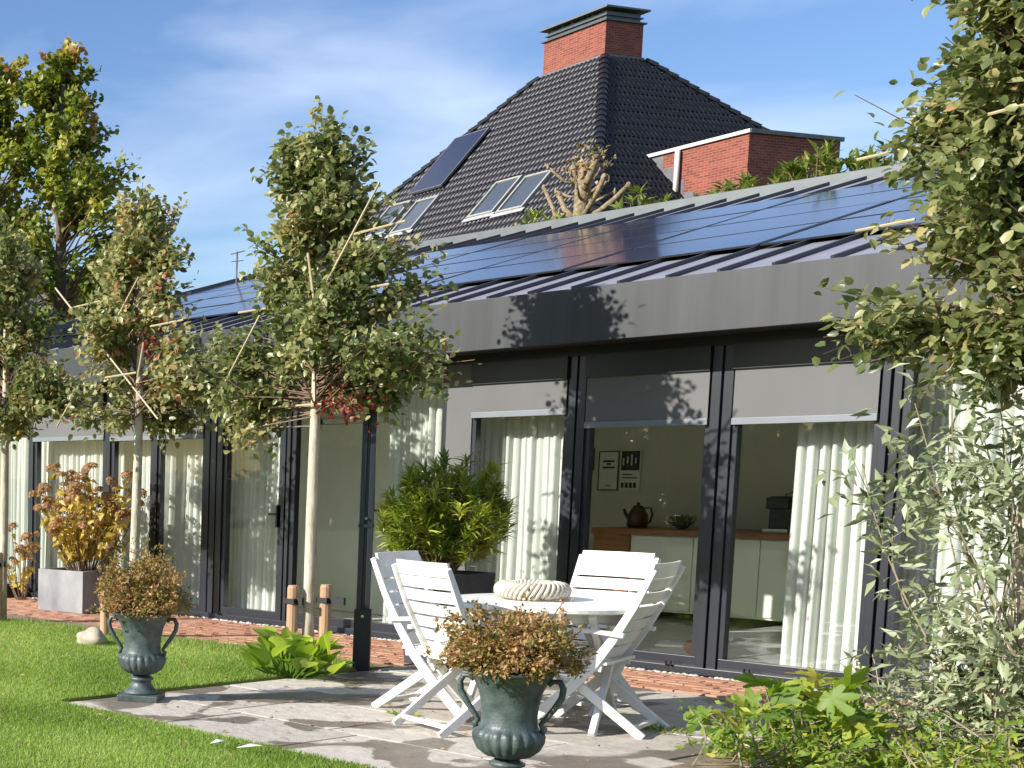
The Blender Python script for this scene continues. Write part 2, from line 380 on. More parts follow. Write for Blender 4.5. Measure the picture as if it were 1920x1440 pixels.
# brick paving strip in front of the glass
BX0, BX1, BY0, BY1 = -14.0, -2.6, 9.98, 10.84
bp = MB(); bp.box(BX0, BX1, BY0 - .02, BY1 + .16, -.055, -.014); bp.box(BX0, PX0 - .025, 9.37, BY0 - .02, -.055, -.014)
paving = tag(bp.build('brick_paving', 'mortar_bed'), 'strip of worn red brick paving along the glass front', None, kind='structure')
bm_ = MB(); bm_.box(-.1, .1, -.048, .048, -.04, 0); brick_me = None
rest = MB(); cnt = 0
cells = []
for r_ in range(-6, 8):
    yy = BY0 + .055 + r_ * .1075
    for c_ in range(int((BX1 - BX0) / .21)):
        xx = BX0 + .1 + c_ * .21 + (.105 if r_ % 2 else 0)
        if xx > BX1 - .1 or (r_ < 0 and xx > PX0 - .13): continue
        cells.append((xx, yy))
cells.sort(key=lambda p: abs(p[0] + 6.4) * .9 + (10.9 - p[1]) * .2)
for i, (xx, yy) in enumerate(cells):
    dz = random.uniform(-.004, .004)
    if i < 290:
        if brick_me is None:
            o = bm_.build('brick', 'brick_paver', paving, bevel=.004, seg=1); brick_me = o
        else:
            o = brick_me.copy(); COL.objects.link(o); o.parent = paving
        o.location = (xx, yy, dz); o.rotation_euler = (random.uniform(-.01, .01), random.uniform(-.01, .01), random.uniform(-.012, .012))
    else:
        rest.box(xx - .1, xx + .1, yy - .048, yy + .048, -.04, dz)
tag(rest.build('brick_field', 'brick_paver', paving), kind='stuff')

# pebbles against the facade
def pebbles(name, n, area, rmin, rmax, label):
    ico = bmesh.new(); bmesh.ops.create_icosphere(ico, subdivisions=1, radius=1)
    iv = np.array([v.co[:] for v in ico.verts]); ifc = np.array([[v.index for v in f.verts] for f in ico.faces]); ico.free()
    V = []; F = []
    for i in range(n):
        x, y = random.uniform(area[0], area[1]), random.uniform(area[2], area[3]); r = random.uniform(rmin, rmax)
        sc_ = np.array([r * random.uniform(.8, 1.4), r * random.uniform(.7, 1.2), r * random.uniform(.5, .8)])
        a = random.uniform(0, 6.3); ca, sa = math.cos(a), math.sin(a)
        p = iv * (1 + rs.uniform(-.15, .15, (len(iv), 1))) * sc_
        p = np.stack([p[:, 0] * ca - p[:, 1] * sa, p[:, 0] * sa + p[:, 1] * ca, p[:, 2]], 1) + [x, y, area[4] + r * .2]
        F.append(ifc + len(iv) * i); V.append(p)
    o = link(name, tri_mesh(name, np.concatenate(V), np.concatenate(F), 'pebble', smooth=True))
    return tag(o, label, 'pebbles', kind='stuff')
pebbles('pebbles', 1500, (-14, -2.6, 10.86, 10.97, -.015), .012, .028, 'narrow strip of pale pebbles along the door sills')

# ================================================================== GARDEN HOUSE (glass-fronted annex)
YF = 11.0; EAVE_Y, EAVE_Z = 10.55, 2.915; FB = 2.515; PHI = R(14.2); RIDGE_Y = 17.8
RX0, RX1 = -15.6, -1.2
rz_ = lambda y: EAVE_Z + (y - EAVE_Y) * math.tan(PHI)
annex = thing('garden_house', 'low glass-fronted garden house with grey eaves and solar panels on its metal roof', 'building', (-8, 11, 0))
def apart(mb, name, mats, **k):      # part given in world coordinates
    o = mb.build(name, mats, k.pop('parent', annex), **k); o.matrix_parent_inverse = Matrix.Translation((8, -11, 0)); return o
def sub(mb, name, mats, parent, **k):
    return mb.build(name, mats, parent, **k)
# shell
apart(MB().box(RX0 + .3, RX1 - .3, YF + .02, 15.2, -.05, .035), 'floor', 'inner_floor')
apart(MB().box(RX0 + .3, RX1 - .3, 15.2, 15.4, -.05, 3.6), 'wall', 'inner_wall')
apart(MB().box(RX0 + .2, RX0 + .4, YF + .02, 17.3, -.05, 2.6), 'wall', 'inner_wall')
apart(MB().box(RX1 - .4, RX1 - .2, YF + .02, 17.3, -.05, 2.6), 'wall', 'inner_wall')
apart(MB().box(RX0 + .3, RX1 - .3, YF + .12, 15.2, 2.56, 2.62), 'ceiling', 'inner_white')
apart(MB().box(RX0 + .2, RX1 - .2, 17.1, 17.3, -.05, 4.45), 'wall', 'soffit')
apart(MB().box(-13.4, -9.5, 12.45, 12.55, .036, 2.56), 'partition_wall', 'inner_white')
apart(MB().box(-9.58, -9.5, 12.55, 15.2, .036, 2.56), 'partition_wall', 'inner_wall')
idr = apart(MB().box(-10.62, -9.66, 12.400, 12.447, .04, 2.04), 'inner_door', 'inner_white', bevel=.004)
h_ = MB(); h_.box(-9.76, -9.73, 12.385, 12.399, 1.0, 1.24); h_.box(-9.86, -9.735, 12.350, 12.370, 1.12, 1.14); h_.box(-9.755, -9.735, 12.350, 12.400, 1.12, 1.14); sub(h_, 'handle', 'black_plastic', idr)
fr = MB(); fr.box(-10.70, -10.625, 12.410, 12.448, .04, 2.1); fr.box(-9.655, -9.58, 12.410, 12.448, .04, 2.1); fr.box(-10.70, -9.58, 12.410, 12.448, 2.045, 2.1); sub(fr, 'door_frame', 'inner_white', idr)

# roof sheet, seams, solar panels
t_ = .06
rf = MB(); n = len(rf.v)
rf.v += [(RX0, EAVE_Y - .02, EAVE_Z), (RX1, EAVE_Y - .02, EAVE_Z), (RX1, RIDGE_Y, rz_(RIDGE_Y)), (RX0, RIDGE_Y, rz_(RIDGE_Y)),
         (RX0, EAVE_Y - .02, EAVE_Z - t_), (RX1, EAVE_Y - .02, EAVE_Z - t_), (RX1, RIDGE_Y, rz_(RIDGE_Y) - t_), (RX0, RIDGE_Y, rz_(RIDGE_Y) - t_)]
rf._f([(0, 1, 2, 3), (7, 6, 5, 4), (0, 4, 5, 1), (1, 5, 6, 2), (2, 6, 7, 3), (3, 7, 4, 0)])
roof = apart(rf, 'roof', 'roof_zinc')
sl = (RIDGE_Y - EAVE_Y) / math.cos(PHI)
smb = MB(); smb.box(-.011, .011, .0, sl - .28, .0, .036)
seam0 = None
x = -15.42
while x < RX1:
    if seam0 is None:
        seam0 = smb.build('roof_seam', 'seam_metal', roof); s_ = seam0
    else:
        s_ = seam0.copy(); COL.objects.link(s_); s_.parent = roof
    s_.location = (x, EAVE_Y + .01, rz_(EAVE_Y + .01)); s_.rotation_euler = (PHI, 0, 0)
    x += .365
# modules: landscape 1.6 x 1.1 in four rows
pm = MB(); pm.box(-.792, .792, .008, 1.102, .0, .010, 0); pm.box(-.755, .755, .045, 1.065, .0105, .013, 1)
pv0 = None
for i in range(-5, 5):
    for j in range(4):
        xc = -7.5 + .8 + 1.6 * i; yb = 11.74 + j * 1.115 * math.cos(PHI)
        if xc < RX0 + .9 or xc > RX1 - .8: continue
        if pv0 is None:
            pv0 = pm.build('solar_panel', ['frame_black', 'solar_glass'], roof); s_ = pv0
        else:
            s_ = pv0.copy(); COL.objects.link(s_); s_.parent = roof
        nrm = Vector((0, -math.sin(PHI), math.cos(PHI)))
        s_.location = Vector((xc, yb, rz_(yb))) + nrm * .037; s_.rotation_euler = (PHI + random.uniform(-.003, .003), random.uniform(-.003, .003), 0)
rc = MB(); zr = rz_(RIDGE_Y); rc.box(RX0 - .05, RX1 + .05, RIDGE_Y - .2, RIDGE_Y + .14, zr - .1, zr + .06)
apart(rc, 'ridge_cap', 'zinc_cap', bevel=.01)
for vx_ in (RX0 - .03, RX1 + .03):
    vg = MB(); vg.sweep([(vx_, EAVE_Y, EAVE_Z + .01), (vx_, RIDGE_Y - .1, rz_(RIDGE_Y - .1) + .01)], .06, .16)
    apart(vg, 'verge_trim', 'zinc_cap')
# fascia boards in lengths, soffit
apart(MB().box(RX0 - .06, RX1 + .06, EAVE_Y - .055, EAVE_Y - .025, FB, EAVE_Z + .012), 'fascia', 'fascia_metal', bevel=.004)
gt = MB(); gt.box(RX0 - .06, RX1 + .06, EAVE_Y - .024, EAVE_Y + .02, EAVE_Z - .12, EAVE_Z - .005)
apart(gt, 'gutter', 'roof_zinc')
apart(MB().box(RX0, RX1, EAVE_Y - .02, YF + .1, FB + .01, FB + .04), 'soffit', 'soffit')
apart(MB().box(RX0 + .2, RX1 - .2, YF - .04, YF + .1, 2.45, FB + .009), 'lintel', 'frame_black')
# facade bays
def bay(x0, x1, z1=2.45, blind=None, fw=.055, name='window'):
    f = MB(); y0, y1 = YF - .035, YF + .035
    f.box(x0, x0 + fw, y0, y1, .13, z1); f.box(x1 - fw, x1, y0, y1, .13, z1)
    f.box(x0, x1, y0, y1, .05, .13); f.box(x0 + fw, x1 - fw, y0, y1, z1 - fw, z1)
    o = apart(f, name, 'frame_metal', bevel=.003)
    sub(MB().box(x0 + fw - .01, x1 - fw + .01, YF - .004, YF + .004, .12, z1 - fw + .01), 'pane', 'glass', o)
    if blind:
        b = apart(MB().box(x0 + .012, x1 - .012, YF - .062, YF - .057, blind + .05, 2.27), 'blind', 'blind_cloth')
        sub(MB().box(x0 + .008, x1 - .008, YF - .072, YF - .046, blind, blind + .05), 'bottom_bar', 'blind_bar', b, bevel=.004)
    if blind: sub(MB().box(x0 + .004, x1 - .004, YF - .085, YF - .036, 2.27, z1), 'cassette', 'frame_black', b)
    return o
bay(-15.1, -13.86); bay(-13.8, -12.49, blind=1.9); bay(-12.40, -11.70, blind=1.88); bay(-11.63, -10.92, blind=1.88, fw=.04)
bay(-10.66, -9.86, name='glass_door', fw=.05); bay(-9.76, -8.02, 2.47)
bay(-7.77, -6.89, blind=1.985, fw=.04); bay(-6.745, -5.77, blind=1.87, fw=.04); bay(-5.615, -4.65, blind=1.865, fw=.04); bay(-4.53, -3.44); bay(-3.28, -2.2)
def post(xa, xb, m='frame_metal', grooves=2, z1=2.45, yo=.055):
    p = MB(); w = (xb - xa); k = grooves + 1; gw = .018; bw = (w - gw * grooves) / k
    for i in range(k):
        a = xa + i * (bw + gw); p.box(a, a + bw, YF - yo, YF + .05, .03, z1)
    p.box(xa + .001, xb - .001, YF - yo + .03, YF + .045, .03, z1 - .001)
    return apart(p, 'post', m, bevel=.003)
post(-13.86, -13.80, grooves=0); post(-12.49, -12.40, grooves=0, m='frame_black'); post(-11.70, -11.63, grooves=0, m='frame_black')
post(-10.92, -10.66, grooves=2); post(-9.86, -9.76, grooves=1); post(-6.89, -6.745, grooves=1); post(-5.77, -5.615, grooves=1); post(-4.65, -4.53, grooves=1); post(-3.44, -3.28, grooves=1); post(-2.2, -1.9)
post(-15.4, -15.1)
apart(MB().box(-8.02, -7.77, YF - .045, YF + .03, .05, 2.45), 'side_panel', 'blind_cloth')
apart(MB().box(-15.3, -1.9, YF - .09, YF - .036, .0, .055), 'sill', 'frame_metal', bevel=.003)
# small door stops on the sill
for xx in (-5.95, -5.38, -10.62):
    d_ = MB(); d_.tube([(xx, YF - .08, .055), (xx, YF - .11, .055), (xx, YF - .11, .09)], .008, 6); d_.tube([(xx + .035, YF - .08, .055), (xx + .035, YF - .11, .055), (xx + .035, YF - .11, .09)], .008, 6)
    apart(d_, 'door_stop', 'black_plastic')
dl = MB(); dl.box(-9.905, -9.885, YF - .075, YF - .036, .98, 1.2); dl.box(-9.99, -9.887, YF - .085, YF - .068, 1.1, 1.12); apart(dl, 'door_handle', 'black_plastic')

# ---- roof antenna
an = MB(); zz = rz_(15.9)
an.tube([(-15.3, 15.9, zz), (-15.3, 15.9, zz + .5)], .012, 6)
an.tube([(-15.42, 15.9, zz + .48), (-15.18, 15.92, zz + .5)], .01, 6); an.tube([(-15.36, 15.85, zz + .36), (-15.22, 15.95, zz + .37)], .008, 6)
tag(an.build('roof_antenna', 'lead'), 'thin dark antenna sticking up from the far end of the metal roof', 'antenna')

# ---- curtains
def curtain(x0, x1, label, y=11.24, z0=.05, z1=2.44, seed=0, dens=14, amp=.034):
    r = np.random.RandomState(seed); nx = int((x1 - x0) * 130) + 4; nz = 12
    xs = np.linspace(x0, x1, nx); env_ = .55 + .45 * np.sin(np.linspace(0, 5.5 * (x1 - x0), nx) + r.rand() * 6) ** 2; ph = np.cumsum(r.uniform(.6, 1.4, nx)) * (x1 - x0) / nx * dens * 2 * math.pi
    V = []; 
    a = amp * (.7 + .6 * r.rand())
    for k in range(nz):
        tz = k / (nz - 1)
        yy = y + a * env_ * np.sin(ph + .6 * np.sin(ph)) * (.75 + .35 * (1 - tz)) + .012 * np.sin(ph * .37 + tz * 2.1) + .008 * np.sin(ph * 2.3 + 1)
        xx = xs + .012 * np.cos(ph) + .01 * np.sin(tz * 3 + xs * 5)
        V.append(np.stack([xx, yy, np.full(nx, z0 + (z1 - z0) * tz)], 1))
    V = np.concatenate(V); F = []
    for k in range(nz - 1):
        i = np.arange(nx - 1) + k * nx
        F.append(np.stack([i, i + 1, i + nx + 1], 1)); F.append(np.stack([i, i + nx + 1, i + nx], 1))
    o = link('curtain', tri_mesh('curtain', V, np.concatenate(F), 'curtain_cloth', smooth=True))
    return tag(o, label, 'curtain', 'sheer pleated curtains behind the glass front')
curtain(-15.0, -12.74, 'pale sheer curtain in shade behind the hydrangea planter', seed=1)
curtain(-12.72, -11.68, 'narrow sheer curtain left of the black mullion behind the slim tree trunk', seed=2)
curtain(-11.66, -10.97, 'sunlit dappled curtain left of the broad dark post', seed=3)
curtain(-10.92, -10.02, 'pale green sheer curtain in the narrow glass door', seed=4)
curtain(-8.85, -8.12, 'tall sheer curtain drawn beside the doorway, above the oleander', seed=5)
curtain(-8.06, -7.04, 'pale sheer curtain right behind the oleander', seed=6)
curtain(-5.32, -4.72, 'bright heavy-pleated curtain drawn to the right of the kitchen window', seed=7, dens=13, amp=.045)
curtain(-4.60, -2.3, 'white curtain behind the grey-leaved shrub', seed=8)

# ---- kitchen seen through the glass
kc = thing('kitchen_counter', 'white kitchen counter with a brown wooden top seen through the glass', 'counter', (-7, 14.5, .036))
kk = MB(); kk.box(-1.22, 3.5, -.24, .62, .1, .86); kk.build('cabinet', 'inner_white', kc)
for i in range(6):
    MB().box(-1.2 + i * .62, -.59 + i * .62, -.262, -.242, .12, .85).build('cabinet_door', 'inner_white', kc, bevel=.003)
MB().box(-1.62, 3.52, -.29, .64, .861, .92).build('worktop', 'wood_top', kc, bevel=.004)
MB().box(-1.6, -1.225, -.26, .62, .0, .86).build('end_panel', 'wood_top', kc)
tp = MB(); tp.tube([(.12, .3, .92), (.12, .3, 1.2), (.11, .26, 1.28), (.09, .18, 1.31), (.07, .1, 1.28), (.07, .08, 1.2)], .014, 8); tp.build('tap', 'steel', kc, smooth=True)
wc = MB(); wc.box(-6.6, -3.2, 14.75, 15.19, 1.75, 2.5); tag(wc.build('wall_cabinet', 'inner_white', bevel=.004), 'pale wall cabinet high on the kitchen back wall', 'cabinet')
def kettle(name, label, cat, loc, m, s=1.0):
    t = thing(name, label, cat, loc)
    MB().lathe([(.085 * s, 0), (.1 * s, .03 * s), (.095 * s, .13 * s), (.06 * s, .2 * s), (.05 * s, .21 * s)], 18).build('body', m, t, smooth=True)
    MB().lathe([(.05 * s, .21 * s), (.045 * s, .225 * s), (.012 * s, .235 * s), (.014 * s, .26 * s), (.003, .262 * s)], 12).build('lid', 'black_plastic', t, smooth=True)
    MB().tube([(.06 * s, 0, .2 * s), (.13 * s, 0, .21 * s), (.15 * s, 0, .14 * s), (.13 * s, 0, .06 * s), (.09 * s, 0, .04 * s)], .011 * s, 6).build('handle', 'black_plastic', t, smooth=True)
    MB().tube([(-.08 * s, 0, .08 * s), (-.13 * s, 0, .14 * s), (-.15 * s, 0, .19 * s)], [.022 * s, .017 * s, .013 * s], 8).build('spout', m, t, smooth=True)
    return t
kettle('teapot', 'dark red-brown teapot at the wooden end of the kitchen counter', 'teapot', (-8.33, 14.55, .957), 'dark_red_enamel', 1.0)
kettle('water_kettle', 'black kettle with handle on the counter behind the right-hand window', 'kettle', (-6.62, 14.62, .957), 'black_plastic', 1.3)
cmx = thing('coffee_machine', 'boxy black coffee machine beside the black kettle on the counter', 'appliance', (-6.95, 14.62, .957))
MB().box(-.12, .12, -.05, .2, 0, .34).build('body', 'black_plastic', cmx, bevel=.01)
MB().box(-.1, .1, -.16, -.051, .22, .33).build('brew_head', 'black_plastic', cmx, bevel=.008)
MB().box(-.11, .11, -.17, -.051, 0, .03).build('drip_tray', 'steel', cmx)
bw = thing('bowl', 'small dark bowl of greens on the counter beside the tap', 'bowl', (-7.9, 14.6, .957))
MB().lathe([(.04, 0), (.05, .01), (.11, .07), (.105, .07), (.04, .015)], 18).build('dish', 'pot_dark', bw, smooth=True)
q = rs.uniform(-1, 1, (60, 3)); bwl = leaf_mesh('greens', np.array([0, 0, .06]) + q * [.08, .08, .02], q + [0, 0, .9], rs.uniform(-1, 1, (60, 3)), np.full(60, .08), np.full(60, .03), rs.rand(60), 'leaf_laurel'); link('greens', bwl, bw)
# posters
def poster(x0, x1, z0, z1, label, dark):
    t = thing('poster', label, 'poster', ((x0 + x1) / 2, 15.19, z0)); w = (x1 - x0) / 2; h = z1 - z0
    MB().box(-w, w, -.012, 0, 0, h).build('sheet', 'paper', t)
    p = MB()
    if dark:
        p.box(-w + .012, w - .012, -.0145, -.0125, h * .5, h - .012)
        for i in range(4): p.box(-w + .02 + i * .045, -w + .05 + i * .045, -.0145, -.0125, .03, h * .2)
        for i in range(2): p.box(-w + .03, w - .03 - i * .06, -.0145, -.0125, h * (.3 + .08 * i), h * (.33 + .08 * i))
        q_ = MB()
        for i in range(4): q_.box(-w + .03 + i * .045, -w + .045 + i * .045, -.017, -.015, h * (.62 + .05 * (i % 2)), h * (.8 + .04 * (i % 3)))
        q_.build('pale_print', 'paper', t)
    else:
        for i, (l, hh) in enumerate(((.08, .72), (.03, .65), (.085, .56))): p.box(-l * .8, l * .8, -.0145, -.0125, h * hh, h * hh + .02)
        p.box(-.03, .03, -.0145, -.0125, h * .12, h * .14)
        for (a, b, c, d) in ((-w, w, h - .012, h), (-w, w, .0, .012), (-w, -w + .012, .012, h - .012), (w - .012, w, .012, h - .012)): p.box(a, b, -.0145, -.0125, c, d)
    p.build('dark_print', 'ink', t)
poster(-9.16, -8.93, 1.33, 1.76, 'pale poster with two short lines of dark lettering on the kitchen wall', False)
poster(-8.915, -8.69, 1.33, 1.77, 'black and white patterned poster on the kitchen wall', True)
tag(MB().box(-9.45, -9.22, 15.16, 15.195, 1.55, 1.80).build('picture_frame', 'ink', bevel=.004), 'small black square picture left of the posters', 'picture')
gd = MB(); gd.lathe([(.02, 0), (.09, .02), (.12, .07), (.1, .12), (.03, .145)], 20, mod=lambda th, z: 1 + .06 * math.cos(th * 9))
tag(gd.build('orange_gourd', 'orange', smooth=True, loc=(-6.15, 11.75, .036)), 'small round orange thing on the floor just inside the glass', 'decoration')

# ================================================================== TILED HOUSE BEHIND
HY = R(13.5); HP = R(47); TP = math.tan(HP)
APX = (-24.67, 40.06); AZ = 13.42; CW, CD = 2.30, 1.36
house = thing('tiled_house', 'large house with a steep black tiled hip roof and a red brick chimney', 'house', (APX[0], APX[1], 0), -HY)
K = 8.9; EZ = AZ - K * TP
c4 = [(-CW - K, -K), (K, -K), (K, CD + K), (-CW - K, CD + K)]; a4 = [(-CW, 0), (0, 0), (0, CD), (-CW, CD)]
MB().box(-CW - K + .5, K - .5, -K + .5, CD + K - .5, 0, EZ + .3).build('wall', 'house_brick', house)
rb = MB()
for i in range(4):
    j = (i + 1) % 4
    rb.poly([(*c4[i], EZ - .08), (*c4[j], EZ - .08), (*a4[j], AZ - .08), (*a4[i], AZ - .08)])
rb.poly([(*p, EZ - .085) for p in reversed(c4)])
hroof = rb.build('roof', 'lead', house)
def tile_field(name, org, ux, vx, top_w, k_l, k_r, length, parent, tw=.16, th=.31, top_off=0.05, seed=1):
    """overlapping pantiles over a trapezoid; org = top-left corner, ux along the ridge, vx down the slope"""
    r = np.random.RandomState(seed); ux, vx, org = np.array(ux, float), np.array(vx, float), np.array(org, float); nn = np.cross(ux, -vx); nn /= np.linalg.norm(nn)
    if nn[2] < 0: nn = -nn
    prof_u = np.array([0, .22, .5, .78, 1.0]) * tw; prof_h = np.array([.0, .052, .072, .044, .0])
    V = []; F = []; cnt = 0
    rows = int(length / th)
    for j in range(rows):
        v0 = top_off + j * th; v1 = v0 + th * 1.12; vm = v0 + th * .5
        ua, ub = -k_l * vm, top_w + k_r * vm
        n = int((ub - ua) / tw)
        us = ua + ((ub - ua) - n * tw) / 2 + np.arange(n) * tw
        for u in us:
            jt = r.uniform(-.004, .004); lift = .010 + r.uniform(-.003, .006)
            pts = []
            for (vv, hh) in ((v0, .0), (v1, lift)):
                for a, h in zip(prof_u, prof_h): pts.append(org + ux * (u + a + jt) + vx * vv + nn * (h + hh))
            for a, h in zip(prof_u[1:4], prof_h[1:4]): pts.append(org + ux * (u + a + jt) + vx * v1 + nn * (h + lift - .014))
            V.append(pts); b = cnt * 13; cnt += 1
            for i in range(4): F += [(b + i, b + i + 6, b + i + 1), (b + i, b + i + 5, b + i + 6)]
            F += [(b + 5, b + 10, b + 6), (b + 6, b + 10, b + 11), (b + 6, b + 11, b + 7), (b + 7, b + 11, b + 12), (b + 7, b + 12, b + 8), (b + 8, b + 12, b + 9)]
    o = link(name, tri_mesh(name, np.array(V).reshape(-1, 3), np.array(F), 'tile_dark'), parent)
    return tag(o, kind='stuff')
cp, sp = math.cos(HP), math.sin(HP); LEN = (K - .0) / cp
tile_field('roof_tiles', (-CW, 0, AZ - .03), (1, 0, 0), (0, -cp, -sp), CW, cp, cp, LEN, hroof, seed=1)
tile_field('roof_tiles', (0, 0, AZ - .03), (0, 1, 0), (cp, 0, -sp), CD, cp, cp, LEN, hroof, seed=2)
# hip ridge tiles
hm = MB(); npt = 7
for e_, (rr, yo) in enumerate(((.12, 0), (.145, -.36))):
    for i in range(npt):
        a = math.pi * i / (npt - 1); hm.v.append((rr * math.cos(a), yo, rr * math.sin(a) * .9 + (.0 if e_ == 0 else .02)))
hm._f([(i, i + 1, i + npt + 1, i + npt) for i in range(npt - 1)]); hm._f([tuple(range(npt, 2 * npt))])
hip0 = None
for (ax, ay, dx, dy) in ((0, 0, 1, -1), (-CW, 0, -1, -1), (0, CD, 1, 1)):
    d3 = Vector((dx, dy, -TP)); Lh = d3.length * K; d3.normalize()
    yv = -d3; zv = Vector((0, 0, 1)) - yv * yv.z; zv.normalize(); xv = yv.cross(zv)
    Mx = Matrix((xv, yv, zv)).transposed().to_4x4()
    for i in range(int(Lh / .33)):
        if hip0 is None: hip0 = hm.build('ridge_tile', 'tile_dark', hroof, smooth=False); s_ = hip0
        else: s_ = hip0.copy(); COL.objects.link(s_); s_.parent = hroof
        mm = Mx.copy(); mm.translation = Vector((ax, ay, AZ)) + d3 * (.1 + i * .33) + zv * .0
        s_.matrix_local = mm
# chimney
ch = MB().box(-CW, 0, 0, CD, AZ - .35, AZ + .96).build('chimney', 'house_brick', house)
MB().box(-CW - .05, .05, -.05, CD + .05, AZ - .18, AZ + .03).build('flashing', 'lead', ch)
cl = MB(); cl.box(-CW - .07, .07, -.07, CD + .07, AZ + .962, AZ + 1.0); cl.box(-CW + .06, -.06, .06, CD - .06, AZ + 1.0, AZ + 1.12); cl.box(-CW + .0, .0, .0, CD, AZ + 1.12, AZ + 1.15); cl.box(-CW + .06, -.06, .06, CD - .06, AZ + 1.15, AZ + 1.25)
cl.build('chimney_collar', 'zinc_cap', ch)
MB().box(-CW - .12, .12, -.12, CD + .12, AZ + 1.30, AZ + 1.35).build('chimney_cap', 'lead', ch)
cs = MB()
for i in range(6):
    for yy in (.1, CD - .1): cs.box(-CW + .2 + i * .37, -CW + .26 + i * .37, yy - .03, yy + .03, AZ + 1.249, AZ + 1.301)
cs.build('cap_support', 'zinc_cap', ch)
# things set into the front slope: local frame u (x), v (downslope), w (out)
def on_slope(mb, name, mats, u, v, parent, **k):
    o = mb.build(name, mats, parent, **k)
    o.location = (u, v * cp, AZ + v * sp); o.rotation_euler = (HP, 0, 0); return o
sp_ = MB(); sp_.box(0, 1.45, 0, 2.45, .10, .17, 0); sp_.box(.04, 1.41, .04, 2.41, .1705, .174, 1)
on_slope(sp_, 'solar_collector', ['lead', 'solar_glass'], -4.0, -4.72, house)
def skylight(u, v, w=.98, h=1.42):
    m = MB(); f = .07
    m.box(0, f, 0, h, .0, .13); m.box(w - f, w, 0, h, .0, .13); m.box(f, w - f, 0, f, .0, .13); m.box(f, w - f, h - f, h, .0, .13)
    o = on_slope(m, 'roof_window', 'window_frame_grey', u, v, house, bevel=.01)
    MB().box(f - .01, w - f + .01, f - .01, h - f + .01, .07, .09).build('pane', 'skylight_glass', o)
    MB().box(-.1, w + .1, -.14, -.01, .08, .10).build('flashing', 'lead_pale', o)
skylight(.1, -6.68); skylight(1.26, -6.78); skylight(-3.28, -6.55); skylight(-4.62, -6.42)
# brick dormer on the right slope
DX, DY0, DY1, DZ = 6.37, -1.79, 1.19, AZ - 3.66
dm = MB().box(1.5, DX, DY0, DY1, 6.0, DZ).build('dormer', 'house_brick', house)
MB().box(3.25, DX + .06, DY0 - .07, DY0 - .003, DZ - .03, DZ + .06).build('gutter_trim', 'white_trim', dm, bevel=.006)
MB().box(DX + .003, DX + .06, DY0 - .002, DY1 + .06, DZ - .03, DZ + .07).build('roof_trim', 'lead', dm)
MB().box(2.0, DX, DY0 - .002, DY1 + .05, DZ + .001, DZ + .05).build('flat_roof', 'lead', dm)
MB().tube([(4.42, DY0 - .09, DZ - .05), (4.42, DY0 - .09, DZ - 1.45)], .065, 10).build('downpipe', 'white_trim', dm, smooth=True)
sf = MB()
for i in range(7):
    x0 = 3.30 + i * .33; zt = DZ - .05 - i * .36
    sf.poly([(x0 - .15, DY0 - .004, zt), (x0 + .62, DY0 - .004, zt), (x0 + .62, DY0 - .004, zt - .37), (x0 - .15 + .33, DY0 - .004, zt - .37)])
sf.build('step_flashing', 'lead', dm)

# neighbouring house at the far left
nh = thing('neighbour_house', 'dark tiled roof of a house glimpsed behind the left-hand trees', 'house', (-39.5, 30.5, 0), -HY)
MB().box(-5, 5, -4, 4, 0, 3.6).build('wall', 'house_brick', nh)
nr = MB(); nr.poly([(-5.4, -4.5, 3.3), (5.4, -4.5, 3.3), (5.4, 0, 7.6), (-5.4, 0, 7.6)]); nr.poly([(5.4, 4.5, 3.3), (-5.4, 4.5, 3.3), (-5.4, 0, 7.6), (5.4, 0, 7.6)])
nr.poly([(5.0, -4, 3.6), (5.0, 4, 3.6), (5.0, 0, 7.5)]); nr.poly([(-5.0, 4, 3.6), (-5.0, -4, 3.6), (-5.0, 0, 7.5)])
nro = nr.build('roof', 'lead', nh); an_ = math.atan2(4.3, 4.5)
tile_field('roof_tiles', (-5.4, 0, 7.64), (1, 0, 0), (0, -math.cos(an_), -math.sin(an_)), 10.8, 0, 0, 6.1, nro, tw=.21, th=.34, seed=5)
MB().box(-5.45, 5.45, -.12, .12, 7.6, 7.76).build('ridge', 'tile_dark', nro)

